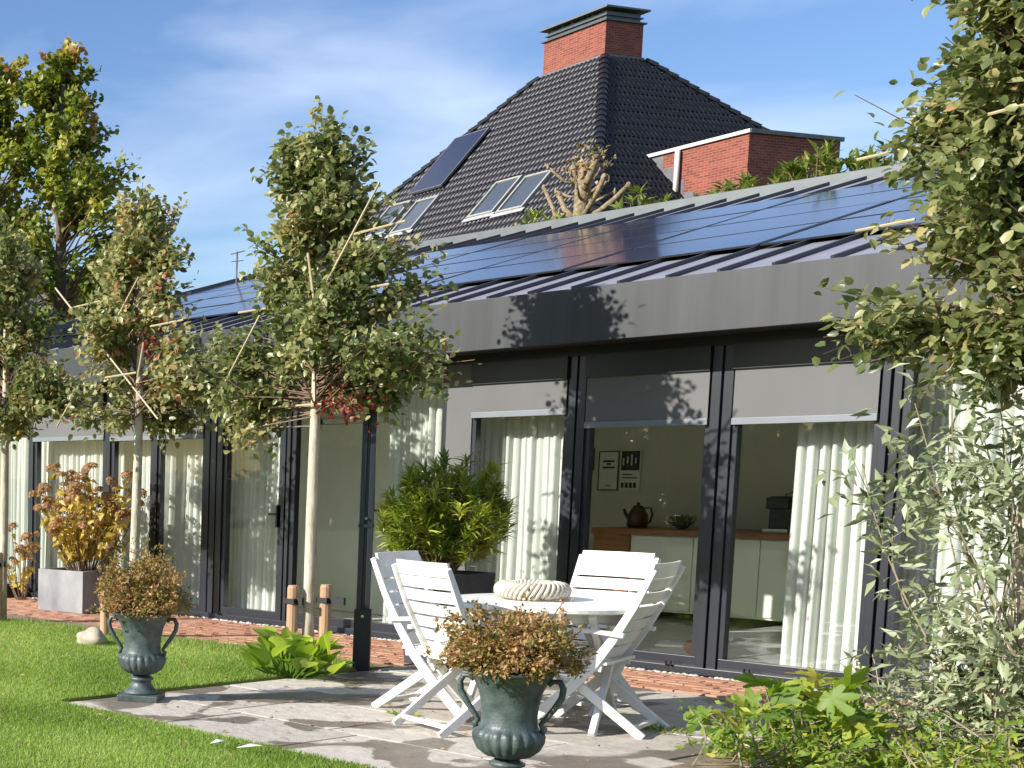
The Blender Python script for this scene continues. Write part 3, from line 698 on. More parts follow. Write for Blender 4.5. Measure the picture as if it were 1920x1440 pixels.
# ================================================================== TREES
def branchy_tree(name, label, loc, seed, trunk_h, trunk_r, top, env, n_br, leaves_per, leaf_l, leaf_w, leafm, barkm, asym=0., depth=.6, tints=(0, 1), red_patch=None, group=None, shoots=6, up=.35, tip_tint=None, trunk_bend=.03, clumps=52, clump_s=.16, bias=1.25, shoot_l=1.0):
    r = np.random.RandomState(seed); t = thing(name, label, 'tree', loc, 0, group)
    zs = np.array([e[0] for e in env]); ws = np.array([e[1] for e in env])
    bx, by = r.uniform(-trunk_bend, trunk_bend, 2)
    path = [(bx * math.sin(3 * k / 9) , by * math.sin(2.5 * k / 9), top * .9 * k / 9) for k in range(10)]
    tr = MB(); tr.tube(path, [trunk_r * (1.12 if k == 0 else 1) * (1 - .75 * max(0, k / 9 - .35)) for k in range(10)], 10)
    tr.build('trunk', barkm, t, smooth=True)
    bm = MB(); P = []; D = []; T = []
    def leafrow(p0, p1, n, spread, tint0):
        for k in range(n):
            f = r.uniform(.12, 1.05); p = p0 + (p1 - p0) * f + r.normal(0, spread, 3)
            d = unit((p1 - p0)) * .5 + r.normal(0, .8, 3) + np.array([0, 0, -.25])
            P.append(p); D.append(d); T.append(np.clip(tint0 + r.normal(0, .12), 0, 1))
    cl_ = []
    for i in range(clumps):
        z = zs[0] + (zs[-1] - zs[0]) * (i + r.rand()) / clumps * .97; w = np.interp(z, zs, ws) * (.30 + .78 * r.rand() ** .6); a = r.uniform(0, 2 * math.pi)
        cl_.append(np.array([math.cos(a) * w + asym * w, math.sin(a) * w * depth, z]))
    csz = np.mean(ws) * clump_s
    for i in range(n_br):
        ci = min(clumps - 1, int(clumps * r.rand() ** bias)); e = cl_[ci] + r.normal(0, 1, 3) * csz * np.array([1, .8, .8])
        z = e[2]; w = np.interp(z, zs, ws)
        z0 = max(zs[0] - .02 + r.rand() * .4, z - up * w - r.uniform(0, .25)); z0 = min(z0, z + .1); f = min(1, z0 / (top * .9)); s0 = np.array([0, 0, z0])
        mid = (s0 + e) / 2 + np.array([0, 0, .06 * w]) + r.normal(0, .03, 3)
        bm.tube([s0, mid, e], [trunk_r * .17, trunk_r * .13, trunk_r * .06], 4, cap=False)
        tt = r.uniform(*tints)
        if tip_tint is not None and z > tip_tint[0]: tt = tip_tint[1] + r.uniform(-.1, .1)
        nl = leaves_per + r.randint(-3, 4)
        leafrow(mid * .6 + s0 * .4 if r.rand() < .4 else mid, e, nl, .034 * (1 + leaf_l * 6), tt)
        e2 = e + r.normal(0, .08 + .05 * w, 3); bm.tube([mid, e2], [trunk_r * .12, trunk_r * .05], 3, cap=False); leafrow(mid, e2, nl // 2, .03 * (1 + leaf_l * 6), tt)
    for i in range(shoots):
        z = zs[-1] - r.uniform(.0, .28) * (zs[-1] - zs[0]); w = np.interp(z, zs, ws)
        a = r.uniform(0, 2 * math.pi); b = np.array([math.cos(a) * w * .8 + asym * w, math.sin(a) * w * .5, z - .2]); e = b + np.array([r.normal(0, .06), r.normal(0, .06), r.uniform(.22, .55) * (top - zs[0]) / 2.4 * shoot_l])
        bm.tube([b, e], [trunk_r * .12, trunk_r * .05], 4, cap=False); leafrow(b, e, leaves_per + 4, .03, tip_tint[1] if tip_tint is not None else r.uniform(*tints))
    n = len(P); P = np.array(P); D = np.array(D); T = np.array(T)
    Nn = r.normal(0, .7, (n, 3)) + np.array([0, -.1, .9])
    sz = r.uniform(.7, 1.2, n)
    me = leaf_mesh('crown', P, D, Nn, leaf_l * sz, leaf_w * sz, T, leafm, rounded=True, fold=.18)
    cr_ = link('crown', me, t); bm.build('branches', 'twig', t)
    if red_patch is not None:
        q = np.array(red_patch['c']) + r.normal(0, 1, (red_patch['n'], 3)) * red_patch['s']
        me = leaf_mesh('red_leaves', q, r.normal(0, .6, (len(q), 3)) + [0, 0, -.6], r.normal(0, 1, (len(q), 3)), r.uniform(.04, .07, len(q)), r.uniform(.025, .04, len(q)), r.rand(len(q)), 'leaf_red')
        link('red_leaves', me, t)
    return t
PEAR = [(1.95, .74), (2.1, .95), (2.35, .98), (2.6, .80), (2.9, .58), (3.3, .43), (3.6, .34), (3.85, .24), (4.0, .12)]
PEAR_R = [(2.0, .56), (2.25, .76), (2.6, .78), (2.9, .62), (3.3, .62), (3.7, .52), (4.2, .40), (4.6, .2)]
def canes(t, lst):
    for (p, q) in lst:
        m = MB(); m.tube([p, q], .0085, 6); m.build('bamboo_cane', 'bamboo', t)
def pear(label, loc, seed, sc_=1.0, clumps=56, bias=1.4, asym=.04, red=None, cl=(), tints=(.15, .8), nbr=225, shoots=14, prof=None):
    env = [(z * sc_ if z > 2 else z, w * sc_) for z, w in (prof or PEAR)]
    t = branchy_tree('pear_tree', label, loc, seed, 2.0, .043, 4.1 * sc_, env, nbr, 36, .066, .046, 'leaf_pear', 'bark_pear', asym=asym, depth=.62, tints=tints, red_patch=red, group='young espalier pear trees in front of the glass', shoots=shoots, clumps=clumps, bias=bias)
    canes(t, cl); return t
HZ = [((-.42, -.05, 2.02), (.30, -.05, 2.03)), ((-.70, -.1, 2.40), (-.2, -.1, 2.41)), ((.35, -.12, 2.82), (.72, -.12, 2.83)), ((.38, -.1, 3.22), (.82, -.1, 3.25)), ((-.9, .1, 2.8), (-.3, .1, 2.81))]
DG = [((.10, -.3, 2.55), (.75, -.3, 3.5)), ((-.72, -.3, 2.1), (-.30, -.3, 2.7)), ((.16, -.32, 3.1), (.32, -.32, 2.3))]
pear('young pear tree behind the big-leaved clump, with dark red leaves at its lower right', (-7.42, 8.58, 0), 5, sc_=1.02, red=dict(c=(.40, -.12, 2.0), s=(.12, .1, .06), n=90), cl=HZ + DG)
pear('young pear tree right of the tall yellowing trees, behind the far urn', (-9.84, 8.98, 0), 8, sc_=.98, asym=.05, red=dict(c=(.42, -.2, 2.62), s=(.08, .08, .09), n=60), tints=(.3, .86), nbr=180,
     cl=[((-.80, -.30, 3.25), (.62, -.30, 1.98)), ((-.35, -.45, 2.05), (.05, -.45, 2.06)), ((-.62, -.25, 3.05), (-.1, -.25, 3.08)), ((.35, -.3, 2.35), (.42, -.3, 2.65)), ((.2, -.4, 2.9), (.45, -.4, 3.2)), ((-.6, -.42, 1.95), (-.3, -.42, 2.3)), ((.5, -.3, 2.78), (.9, -.3, 2.80)), ((.1, -.45, 2.36), (.5, -.45, 2.38))])
pear('young pear tree at the left picture edge', (-11.58, 8.81, 0), 14, sc_=.98, asym=-.05, tints=(.3, .86), nbr=200, cl=[((.0, -.5, 2.7), (.55, -.5, 2.72)), ((.1, -.5, 2.1), (.45, -.5, 3.2)), ((-.3, -.5, 2.4), (.6, -.5, 2.0))])
pear('large-leaved young pear tree at the right picture edge above the grey shrub', (-3.12, 8.95, 0), 24, prof=PEAR_R, asym=-.02, tints=(.2, .8), nbr=390, shoots=12, clumps=95, bias=1.05,
     cl=[((-.80, -.2, 3.20), (-.5, -.2, 3.22)), ((-.78, -.2, 2.82), (-.5, -.2, 2.84)), ((-.2, -.35, 3.28), (.0, -.35, 3.30))])
LIQ = [(1.6, 1.1), (3.0, 1.65), (4.5, 1.75), (5.8, 1.55), (6.8, 1.2), (7.6, .7), (8.3, .36), (8.8, .1)]
branchy_tree('sweetgum_tree', 'tall sweetgum with a reddish tip and yellow-green leaves beyond the lawn', (-19.5, 16.0, 0), 31, 1.6, .12, 9.0, LIQ, 360, 32, .11, .10, 'leaf_liquid', 'bark_dark', depth=1, tints=(.1, .72), shoots=6, shoot_l=.35, clumps=80, clump_s=.2, bias=1.0, up=.5, tip_tint=(8.55, .93), group='tall sweetgum trees beyond the lawn')
branchy_tree('sweetgum_tree', 'tall yellowing sweetgum at the far left picture edge', (-20.5, 15.3, 0), 37, 1.6, .12, 9.0, LIQ, 340, 32, .11, .10, 'leaf_liquid', 'bark_dark', depth=1, tints=(.25, .8), shoots=6, shoot_l=.35, clumps=80, clump_s=.2, bias=1.0, up=.5, tip_tint=(8.4, .8), group='tall sweetgum trees beyond the lawn')
# filler trees / hedge far left and far behind the house so the horizon is closed by foliage
for i, (x, y, s, lb) in enumerate(((-27, 17.5, 1.0, 'green tree far left behind the sweetgums'),)):
    branchy_tree('garden_tree', lb, (x, y, 0), 50 + i, 1.4, .13, 6.2, [(1.0, 1.4), (2.2, 2.1), (3.6, 2.2), (5.0, 1.4), (6.0, .4)], 200, 20, .15, .11, 'leaf_liquid', 'bark_dark', depth=1, tints=(0, .35), shoots=4, up=.4)

hr = np.random.RandomState(77); k = 9000; P = np.stack([hr.uniform(-34, 30, k), -15 + hr.normal(0, .5, k), 3.6 * np.sqrt(hr.rand(k))], 1)  # hedge added behind the camera to dull the horizon glow mirrored in the glass
P[:, 2] *= 1 + .25 * np.sin(P[:, 0] * .9) * np.sin(P[:, 0] * .37 + 1)
hd = thing('unseen_hedge', 'dark green hedge added out of view, only mirrored faintly in the panes', 'hedge', (-2, -15, 0))
link('foliage', leaf_mesh('foliage', P - [-2, -15, 0], hr.normal(0, 1, (k, 3)), hr.normal(0, 1, (k, 3)), hr.uniform(.35, .7, k), hr.uniform(.3, .5, k), hr.rand(k), 'leaf_pear'), hd)
MB().box(-32, 32, -.3, .3, 0, 2.4).build('core', 'bark_dark', hd)

# pollarded tree behind the ridge
pl = thing('pollard_tree', 'knobbly pollarded tree with bare stubs behind the roof ridge', 'tree', (-12.55, 20, 0))
tk = MB(); tk.tube([(0, 0, 0), (.03, 0, 2), (-.02, 0, 4), (.0, 0, 5.2), (.02, 0, 5.75), (.05, 0, 6.0)], [.2, .17, .13, .10, .11, .08], 12); tk.build('trunk', 'pollard_bark', pl, smooth=True)
rp = np.random.RandomState(5)
def stub(pts, r0, r1):
    k = len(pts); m = MB(); m.tube(pts, [r0 + (r1 - r0) * i / (k - 1) * .6 for i in range(k - 1)] + [r1], 8); m.build('branch', 'pollard_bark', pl, smooth=True)
    m = MB(); p = np.array(pts[-1]); m.lathe([(.01, -.05), (r1 * 1.1, -.03), (r1 * 1.2, .0), (r1 * .9, .03), (.01, .045)], 9, c=tuple(p), mod=lambda th, z: 1 + .2 * math.sin(3 * th + p[0] * 9)); m.build('knob', 'pollard_bark', pl, smooth=True)
stub([(.05, 0, 5.25), (.3, -.05, 5.25), (.55, -.1, 5.38), (.75, -.1, 5.55)], .05, .03)
stub([(-.05, 0, 5.2), (-.25, 0, 5.38), (-.35, 0, 5.6)], .045, .032)
stub([(-.05, -.05, 4.95), (-.45, -.1, 5.15), (-.75, -.1, 5.12), (-.95, -.1, 5.25)], .045, .028)
stub([(.1, -.1, 5.6), (.22, -.12, 5.85), (.25, -.1, 6.02)], .055, .045); stub([(-.1, 0, 5.7), (-.16, 0, 5.95)], .055, .045); stub([(.1, -.1, 5.2), (.35, -.15, 5.55), (.42, -.15, 5.72)], .04, .032)
for i in range(16):
    a = rp.uniform(0, 6.28); z = rp.uniform(4.95, 5.85); L_ = rp.uniform(.2, .5); stub([(.03, 0, z), (math.cos(a) * L_ * .5, math.sin(a) * L_ * .5, z + .06), (math.cos(a) * L_, math.sin(a) * L_, z + rp.uniform(.05, .3))], .022, .016)
stub([(-.3, 0, 4.9), (-.42, 0, 5.4), (-.6, 0, 5.75)], .035, .025)
q = np.array([.08, -.08, 5.98]) + rp.normal(0, 1, (130, 3)) * [.17, .14, .1]
link('dead_leaves', leaf_mesh('dead_leaves', q, rp.normal(0, 1, (130, 3)), rp.normal(0, 1, (130, 3)), rp.uniform(.05, .1, 130), rp.uniform(.03, .06, 130), rp.rand(130), 'leaf_azalea'), pl)

# laurel shrubs behind the ridge
def rosette_shrub(name, label, loc, seed, n, spread, h0, h1, ll, lw, leafm, cat='shrub', per=11, group=None, upw=.9, stemm='twig'):
    r = np.random.RandomState(seed); t = thing(name, label, cat, loc, 0, group); P = []; D = []; st = MB()
    for i in range(n):
        a = r.uniform(0, 6.28); rad = spread * math.sqrt(r.rand()); x, y = rad * math.cos(a), rad * math.sin(a) * .7
        z = h0 + (h1 - h0) * r.rand() * (1 - .5 * (rad / spread) ** 2)
        lean = np.array([x * .25 / spread, y * .25 / spread, 1.0]) + r.normal(0, .18, 3)
        st.tube([(x * .3, y * .3, 0), (x * .8, y * .8, z * .6), (x, y, z)], [.014, .01, .006], 4, cap=False)
        for k in range(per):
            b = r.uniform(0, 6.28); tilt = r.uniform(.25, 1.1)
            d = lean * upw * math.cos(tilt) + np.array([math.cos(b), math.sin(b), 0]) * math.sin(tilt)
            P.append(np.array([x, y, z]) - lean * r.uniform(0, .12)); D.append(d)
    n_ = len(P); D = np.array(D); side = unit(np.cross(D, np.array([0, 0, 1.]))); Nn = unit(np.cross(side, D)) + r.normal(0, .25, (n_, 3))
    s = r.uniform(.75, 1.2, n_)
    link('foliage', leaf_mesh('foliage', P, D, Nn, ll * s, lw * s, np.clip(r.normal(.5, .28, n_), 0, 1), leafm, fold=.12, droop=.2), t); st.build('stems', stemm, t)
    return t
for i, (x, y, h, w, lb) in enumerate(((-10.9, 18.9, 5.4, .55, 'laurel bush peeping over the ridge right of the pollarded tree'), (-9.9, 19.2, 5.45, .55, 'laurel bush over the ridge below the white downpipe'), (-8.9, 19.1, 5.62, .65, 'laurel bush in front of the sunlit dormer wall'),
                                   (-7.9, 19.0, 5.58, .65, 'laurel bush in front of the shaded dormer wall'), (-7.2, 19.2, 5.35, .45, 'small laurel top right of the dormer'), (-5.9, 18.9, 5.62, .6, 'laurel bush over the ridge beside the right-hand pear crown'), (-12.5, 19.0, 5.35, .8, 'low laurel shoots at the foot of the pollarded tree'))):
    rosette_shrub('laurel_shrub', lb, (x, y, 0), 60 + i, 80, w, h - .95, h - .1, .18, .055, 'leaf_laurel', group='laurels behind the ridge')

# ================================================================== GARDEN PLANTS AND OBJECTS
# tree stakes
def stake(loc, h, label, lean=(0, 0), band=None):
    t = thing('tree_stake', label, 'stake', loc, 0, 'round wooden tree stakes')
    m = MB(); m.tube([(0, 0, -.1), (lean[0], lean[1], h - .02), (lean[0], lean[1], h)], [.042, .042, .034], 12); m.build('pole', 'stake_wood', t)
    if band:
        b = MB(); b.box(-.05, .05, -.047, .047, h - .14, h - .10); b.build('band', 'strap', t)
        b = MB(); b.box(.04, band, -.012, .012, h - .145, h - .09); b.build('strap', 'strap', t)
    return t
stake((-7.49, 8.48, 0), .66, 'left wooden stake beside the trunk behind the big-leaved clump', band=.1)
stake((-7.33, 8.66, 0), .67, 'right wooden stake beside the trunk behind the big-leaved clump', band=.18)
stake((-10.0, 8.8, 0), .5, 'wooden stake behind the far urn')
stake((-11.5, 8.7, 0), .72, 'pale stake at the left picture edge', band=.1)
stake((-3.24, 9.05, 0), .56, 'wooden stake among the grey-leaved shrub', band=.22)

# metal post
mp_ = thing('metal_post', 'slim dark metal post at the patio corner right of the big-leaved clump', 'post', (-7.26, 9.01, 0), R(35))
m = MB(); m.box(-.05, -.012, -.05, .05, .0, 2.25); m.box(.012, .05, -.05, .05, 0, 2.25); m.box(-.0125, .0125, -.03, .03, 0, 2.245); m.build('pole', 'frame_metal', mp_, bevel=.004)
MB().box(-.062, .062, -.062, .062, 0, .47).build('sleeve', 'frame_black', mp_, bevel=.004)
MB().box(-.056, .056, -.056, .056, 1.10, 1.125).build('collar', 'frame_black', mp_); MB().tube([(0, -.055, 1.17), (0, -.07, 1.17)], .012, 8).build('bolt', 'steel', mp_)
MB().tube([(0, -.064, .42), (0, -.075, .42)], .012, 8).build('bolt', 'steel', mp_)

# urns
def urn(label, loc, rz):
    t = thing('garden_urn', label, 'urn', loc, rz, 'dark green fluted urns')
    MB().box(-.135, .135, -.135, .135, 0, .045).build('plinth', 'stone_urn', t, bevel=.006)
    MB().lathe([(.115, .0455), (.112, .06), (.085, .08), (.066, .11), (.062, .13), (.078, .138), (.08, .15), (.062, .158), (.052, .17)], 40).build('foot', 'stone_urn', t, smooth=True)
    pr = [(r_u * (1.0 if z_u < .18 else 1.10), z_u) for r_u, z_u in [(.05, .171), (.09, .185), (.122, .215), (.138, .255), (.14, .285), (.132, .305), (.118, .315), (.112, .335), (.11, .38), (.114, .43), (.126, .49), (.146, .54), (.168, .572), (.176, .58), (.176, .59), (.162, .59), (.14, .56), (.118, .5)]]
    def md(th, z): return 1 + (.065 * (abs(math.sin(10 * th)) - .5) if .18 < z < .312 else 0)
    MB().lathe(pr, 160, mod=md, cap=False).build('bowl', 'stone_urn', t, smooth=True)
    MB().lathe([(.01, .54), (.139, .545), (.01, .56)], 20, cap=False).build('soil_fill', 'soil', t)
    for s in (-1, 1):
        h = MB(); h.tube([(s * .145, 0, .30), (s * .152, 0, .325), (s * .138, 0, .345), (s * .158, 0, .375), (s * .19, 0, .42), (s * .22, 0, .475), (s * .226, 0, .52), (s * .21, 0, .55), (s * .182, 0, .55), (s * .162, 0, .532)], [.012, .016, .012, .013, .014, .015, .015, .014, .013, .012], 8)
        h.build('handle', 'stone_urn', t, smooth=True)
    return t
urn('dark green fluted urn at the far patio corner beside the lawn', (-7.04, 6.53, 0), R(35))
urn('dark green fluted urn in the foreground in front of the white chairs', (-4.02, 6.05, 0), R(22))
def azalea(label, loc, seed, rx, rzz, n=900):
    r = np.random.RandomState(seed); t = thing('azalea_shrub', label, 'shrub', loc, 0, 'russet azaleas growing in the urns'); P = []; D = []; st = MB()
    for i in range(n):
        a = r.uniform(0, 6.28); el = math.acos(r.uniform(-.12, 1)); rad = (.45 + .55 * r.rand() ** .5)
        wob = 1 + .24 * math.sin(3 * a + seed) * math.sin(el * 2) + .16 * math.sin(5 * a + 2 * seed + 4 * el) + .12 * r.normal()
        p = np.array([rx * math.sin(el) * math.cos(a), rx * math.sin(el) * math.sin(a), rzz * math.cos(el)]) * rad * wob + [0, 0, .06]
        if i % 4 == 0: st.tube([(p[0] * .1, p[1] * .1, -.02), tuple(p * .55 + [0, 0, .01]), tuple(p)], [.006, .004, .002], 3, cap=False)
        for k in range(9):
            d = unit(p) * .7 + r.normal(0, .7, 3); P.append(p + r.normal(0, .012, 3)); D.append(d)
    n_ = len(P); s = r.uniform(.7, 1.25, n_); T = np.clip(np.repeat(np.clip(r.normal(.5, .25, n), 0, 1), 9) + r.normal(0, .1, n_), 0, 1)
    link('foliage', leaf_mesh('foliage', P, D, r.normal(0, .6, (n_, 3)) + [0, 0, .8], .027 * s, .014 * s, T, 'leaf_azalea'), t); st.build('stems', 'twig', t)
azalea('russet azalea overflowing the far urn', (-7.04, 6.53, .56), 71, .27, .34)
azalea('russet-brown azalea in the foreground urn', (-4.02, 6.05, .56), 72, .29, .225)

# rock
rk = bmesh.new(); bmesh.ops.create_icosphere(rk, subdivisions=3, radius=1)
for v in rk.verts:
    c = v.co; k = 1 + .12 * math.sin(3 * c.x + 1) * math.cos(4 * c.y) + .08 * math.sin(7 * c.z + 2 * c.x)
    v.co = Vector((c.x * .15 * k, c.y * .11 * k, c.z * .10 * k))
me = bpy.data.meshes.new('rock'); rk.to_mesh(me); rk.free(); me.materials.append(MATS['rock']); me.polygons.foreach_set('use_smooth', [True] * len(me.polygons))
tag(link('rock', me, None, (-9.5, 8.22, .06)), 'pale tan boulder lying at the lawn edge', 'rock')

# big-leaved clump (paddle leaves as parts)
def paddle_mesh(name, L, W, matname, tint, curl=.25, seg=5):
    V = []; F = []
    prof = [.06, .42, .74, .94, 1.0, .96, .78, .22]; n = len(prof)
    for i, w in enumerate(prof):
        t = i / (n - 1); y = L * t; z = -curl * L * t * t
        for j, sx in enumerate((-1, -.5, 0, .5, 1)):
            V.append((sx * W * .5 * w, y, z + .10 * W * abs(sx) ** 1.5 * w))
    for i in range(n - 1):
        for j in range(4):
            a = i * 5 + j; F += [(a, a + 1, a + 6), (a, a + 6, a + 5)]
    return tri_mesh(name, np.array(V), np.array(F), matname, np.full(len(V), tint), smooth=True)
def orient(o, pos, d, nrm, s=1.0):
    y = Vector(d).normalized(); z = Vector(nrm); z = (z - y * z.dot(y)).normalized(); x = y.cross(z)
    m = Matrix((x, y, z)).transposed().to_4x4(); m = m @ Matrix.Scale(s, 4); m.translation = Vector(pos); o.matrix_local = m
hc = thing('bergenia_clump', 'clump of large glossy light green leaves at the patio edge by the tree foot', 'plant', (-7.28, 8.22, 0))
variants = [paddle_mesh('leaf', .155, .15, 'leaf_hosta', .15 + .25 * i, curl=.15 + .12 * (i % 3)) for i in range(4)]
rh = np.random.RandomState(91); st = MB()
for i in range(58):
    a = rh.uniform(0, 6.28); rad = .34 * math.sqrt(rh.rand()); x, y = rad * math.cos(a) * 1.15, rad * math.sin(a) * .8
    z = .06 + .26 * rh.rand() * (1 - .5 * rad / .4); out = np.array([x, y, 0]) / max(rad, .05)
    d = out * rh.uniform(.2, .8) + rh.normal(0, .3, 3) + [0, 0, rh.uniform(.5, 1.4)]
    o = link('leaf', variants[i % 4], hc); orient(o, (x, y, z), d, out * -.5 + [0, 0, 1] + rh.normal(0, .25, 3), rh.uniform(.75, 1.15))
    st.tube([(x * .4, y * .4, 0), (x * .8, y * .8, z * .7), (x, y, z)], [.008, .007, .005], 5, cap=False)
st.build('stems', 'leaf_hosta', hc)

# fig shrub lower right (lobed leaves as parts)
def fig_mesh(name, S, tint, seed):
    r = random.Random(seed); ang = []; out = []
    lobes = [(0, 1.0), (.82, .86), (-.82, .86), (1.65, .62), (-1.65, .62)]; k = 31
    V = [(0, .22 * S, 0)]
    for i in range(k):
        a = -2.75 + 5.5 * i / (k - 1)
        rr = max([.36] + [l * r.uniform(.96, 1.04) * math.exp(-((a - c) / .36) ** 4) for c, l in lobes]) * S * .78
        V.append((math.sin(a) * rr, .22 * S + math.cos(a) * rr, -.22 * rr * rr / S + .01 * math.sin(3 * a + seed)))
    V.append((0, 0, .01)); F = [(0, i + 1, i) for i in range(1, k)] + [(0, 1, k + 1), (0, k + 1, k)]
    return tri_mesh(name, np.array(V), np.array(F), 'leaf_fig', np.full(len(V), tint), smooth=True)
fg = thing('fig_shrub', 'low fig shrub with bright lobed leaves at the lower right', 'shrub', (-3.58, 7.98, 0))
fv = [fig_mesh('leaf', .17, .1 + .22 * i, i) for i in range(5)]
rg_ = np.random.RandomState(15); st = MB()
for i in range(85):
    x, y = rg_.normal(0, .2), rg_.normal(0, .18); z = .10 + .40 * rg_.rand() * max(.2, 1 - abs(x) / .75)
    o = link('leaf', fv[int(min(4, rg_.rand() * 5 * (.4 + z * 1.4)))], fg)
    orient(o, (x, y, z), (rg_.normal(0, .8) + x, rg_.normal(0, .8) - .4, rg_.normal(-.1, .5)), (rg_.normal(0, .4) - .2, rg_.normal(0, .4) - .5, 1), rg_.uniform(.55, 1.15))
    if i % 3 == 0: st.tube([(x * .3, y * .3, 0), (x * .8, y * .8, z * .6), (x, y, z)], [.008, .006, .003], 5, cap=False)
st.build('stems', 'twig_pale', fg)

# grey-leaved shrub on the right
def lance_shrub(name, label, loc, seed, stems, leafm, ll, lw, per, stemm='twig_pale', cat='shrub', jit=.25):
    r = np.random.RandomState(seed); t = thing(name, label, cat, loc); P = []; D = []; st = MB()
    for (x0, y0, x1, y1, z1, bend) in stems:
        pts = []
        for k in range(7):
            f = k / 6; pts.append(np.array([x0 + (x1 - x0) * f + bend * math.sin(f * 2.6) * .3, y0 + (y1 - y0) * f, z1 * (f ** .9)]))
        st.tube([tuple(p) for p in pts], [.006 * (1 - .7 * k / 6) + .0015 for k in range(7)], 4, cap=False)
        for k in range(per):
            f = r.uniform(.62 if z1 > 1.45 and r.rand() < .8 else .25, 1); i = min(5, int(f * 6)); p = pts[i] + (pts[i + 1] - pts[i]) * (f * 6 - i)
            sd = r.normal(0, 1, 3); sd[2] = abs(sd[2]) * .3
            tw = p + unit(sd) * r.uniform(.02, jit)
            if k % 4 == 0: st.tube([tuple(p), tuple(tw)], [.003, .0015], 3, cap=False)
            for _ in range(3):
                d = unit(sd) * .6 + r.normal(0, .55, 3) + [0, 0, -.15]; P.append(tw + r.normal(0, .02, 3)); D.append(d)
    n_ = len(P); s = r.uniform(.6, 1.2, n_)
    link('foliage', leaf_mesh('foliage', P, D, r.normal(0, .5, (n_, 3)) + [0, -.2, .8], ll * s, lw * s, np.clip(r.normal(.5, .28, n_), 0, 1), leafm, fold=.15, droop=.18), t); st.build('stems', stemm, t)
    return t
rb_ = np.random.RandomState(44)
stm = []
for i in range(42):
    x1 = -.5 + rb_.rand() * 1.3; z1 = (rb_.uniform(1.5, 2.3) if rb_.rand() < .62 else rb_.uniform(.5, 1.1)) * (.62 + .38 * min(1, (x1 + .75) / .7)); stm.append((rb_.uniform(-.1, .35), rb_.uniform(-.1, .2), x1, rb_.normal(0, .22), z1, rb_.normal(0, .5)))
lance_shrub('butterfly_bush', 'airy grey-green shrub with narrow leaves before the right-hand curtains', (-3.25, 9.0, 0), 45, stm, 'leaf_grey', .105, .034, 30)
# low groundcover in the right bed
rb2 = np.random.RandomState(46); stm = []
for i in range(60):
    x0, y0 = rb2.uniform(-.55, .75), rb2.uniform(-.6, .45); stm.append((x0, y0, x0 + rb2.normal(0, .12), y0 + rb2.normal(0, .12), rb2.uniform(.12, .34), rb2.normal(0, .3)))
lance_shrub('ground_cover', 'mixed low leafy groundcover in the bed at the lower right corner', (-3.35, 8.0, 0), 47, stm, 'leaf_fig', .06, .022, 14, jit=.1)
stm = [(rb2.uniform(-.6, .6), rb2.uniform(-.5, .5), rb2.uniform(-.6, .6), rb2.uniform(-.5, .5), rb2.uniform(.15, .5), 0.2) for i in range(45)]
lance_shrub('low_shrub', 'low grey-green twiggy growth under the butterfly bush', (-3.4, 9.15, 0), 48, stm, 'leaf_grey', .06, .02, 16, jit=.12)

# oleander in its pot
ol = thing('oleander', 'bushy yellow-green oleander in the dark pot behind the table', 'plant', (-7.20, 9.85, .66))
ro = np.random.RandomState(23); P = []; D = []; st = MB()
for i in range(250):
    a = ro.uniform(0, 6.28); el = math.acos(ro.uniform(-.75, 1)); rad = .35 + .65 * ro.rand() ** .45
    p = np.array([.50 * math.sin(el) * math.cos(a), .46 * math.sin(el) * math.sin(a), .48 * math.cos(el)]) * rad * (1 + .12 * ro.normal()) + [0, 0, .52]
    st.tube([(p[0] * .12, p[1] * .12, 0), tuple(p * .5 + [0, 0, .1]), tuple(p)], [.012, .008, .004], 4, cap=False)
    ax = unit(p - np.array([0, 0, .25])) * .5 + np.array([0, 0, .75]) + ro.normal(0, .15, 3); ax = unit(ax)
    for k in range(32):
        b = ro.normal(0, 1, 3); b -= ax * b.dot(ax); b = unit(b); ti = ro.uniform(.3, 1.35)
        P.append(p - ax * ro.uniform(0, .13)); D.append(ax * math.cos(ti) + b * math.sin(ti))
n_ = len(P); D = np.array(D); s = ro.uniform(.7, 1.2, n_); T = np.clip(np.repeat(np.clip(ro.normal(.55, .28, 250), 0, 1), 32) + ro.normal(0, .12, n_), 0, 1)
side = unit(np.cross(D, [0, 0, 1.])); link('foliage', leaf_mesh('foliage', P, D, np.cross(side, D) + ro.normal(0, .3, (n_, 3)), .115 * s, .019 * s, T, 'leaf_oleander', fold=.1, droop=.22), ol)
st.build('stems', 'twig', ol)
pt_ = thing('plant_pot', 'dark grey square pot holding the oleander', 'pot', (-7.16, 9.85, 0), R(0))
m = MB(); k = .27
prof = [(.20, 0), (.265, .70), (.265, .735), (.235, .735), (.23, .66)]
for (w, z) in prof: m.v += [(-w, -w, z), (w, -w, z), (w, w, z), (-w, w, z)]
for i in range(len(prof) - 1):
    for j in range(4): a = 4 * i + j; b = 4 * i + (j + 1) % 4; m._f([(a, b, b + 4, a + 4)])
m._f([(3, 2, 1, 0)]); m.build('body', 'pot_dark', pt_, bevel=.008); MB().box(-.229, .229, -.229, .229, .6, .66).build('soil_fill', 'soil', pt_)

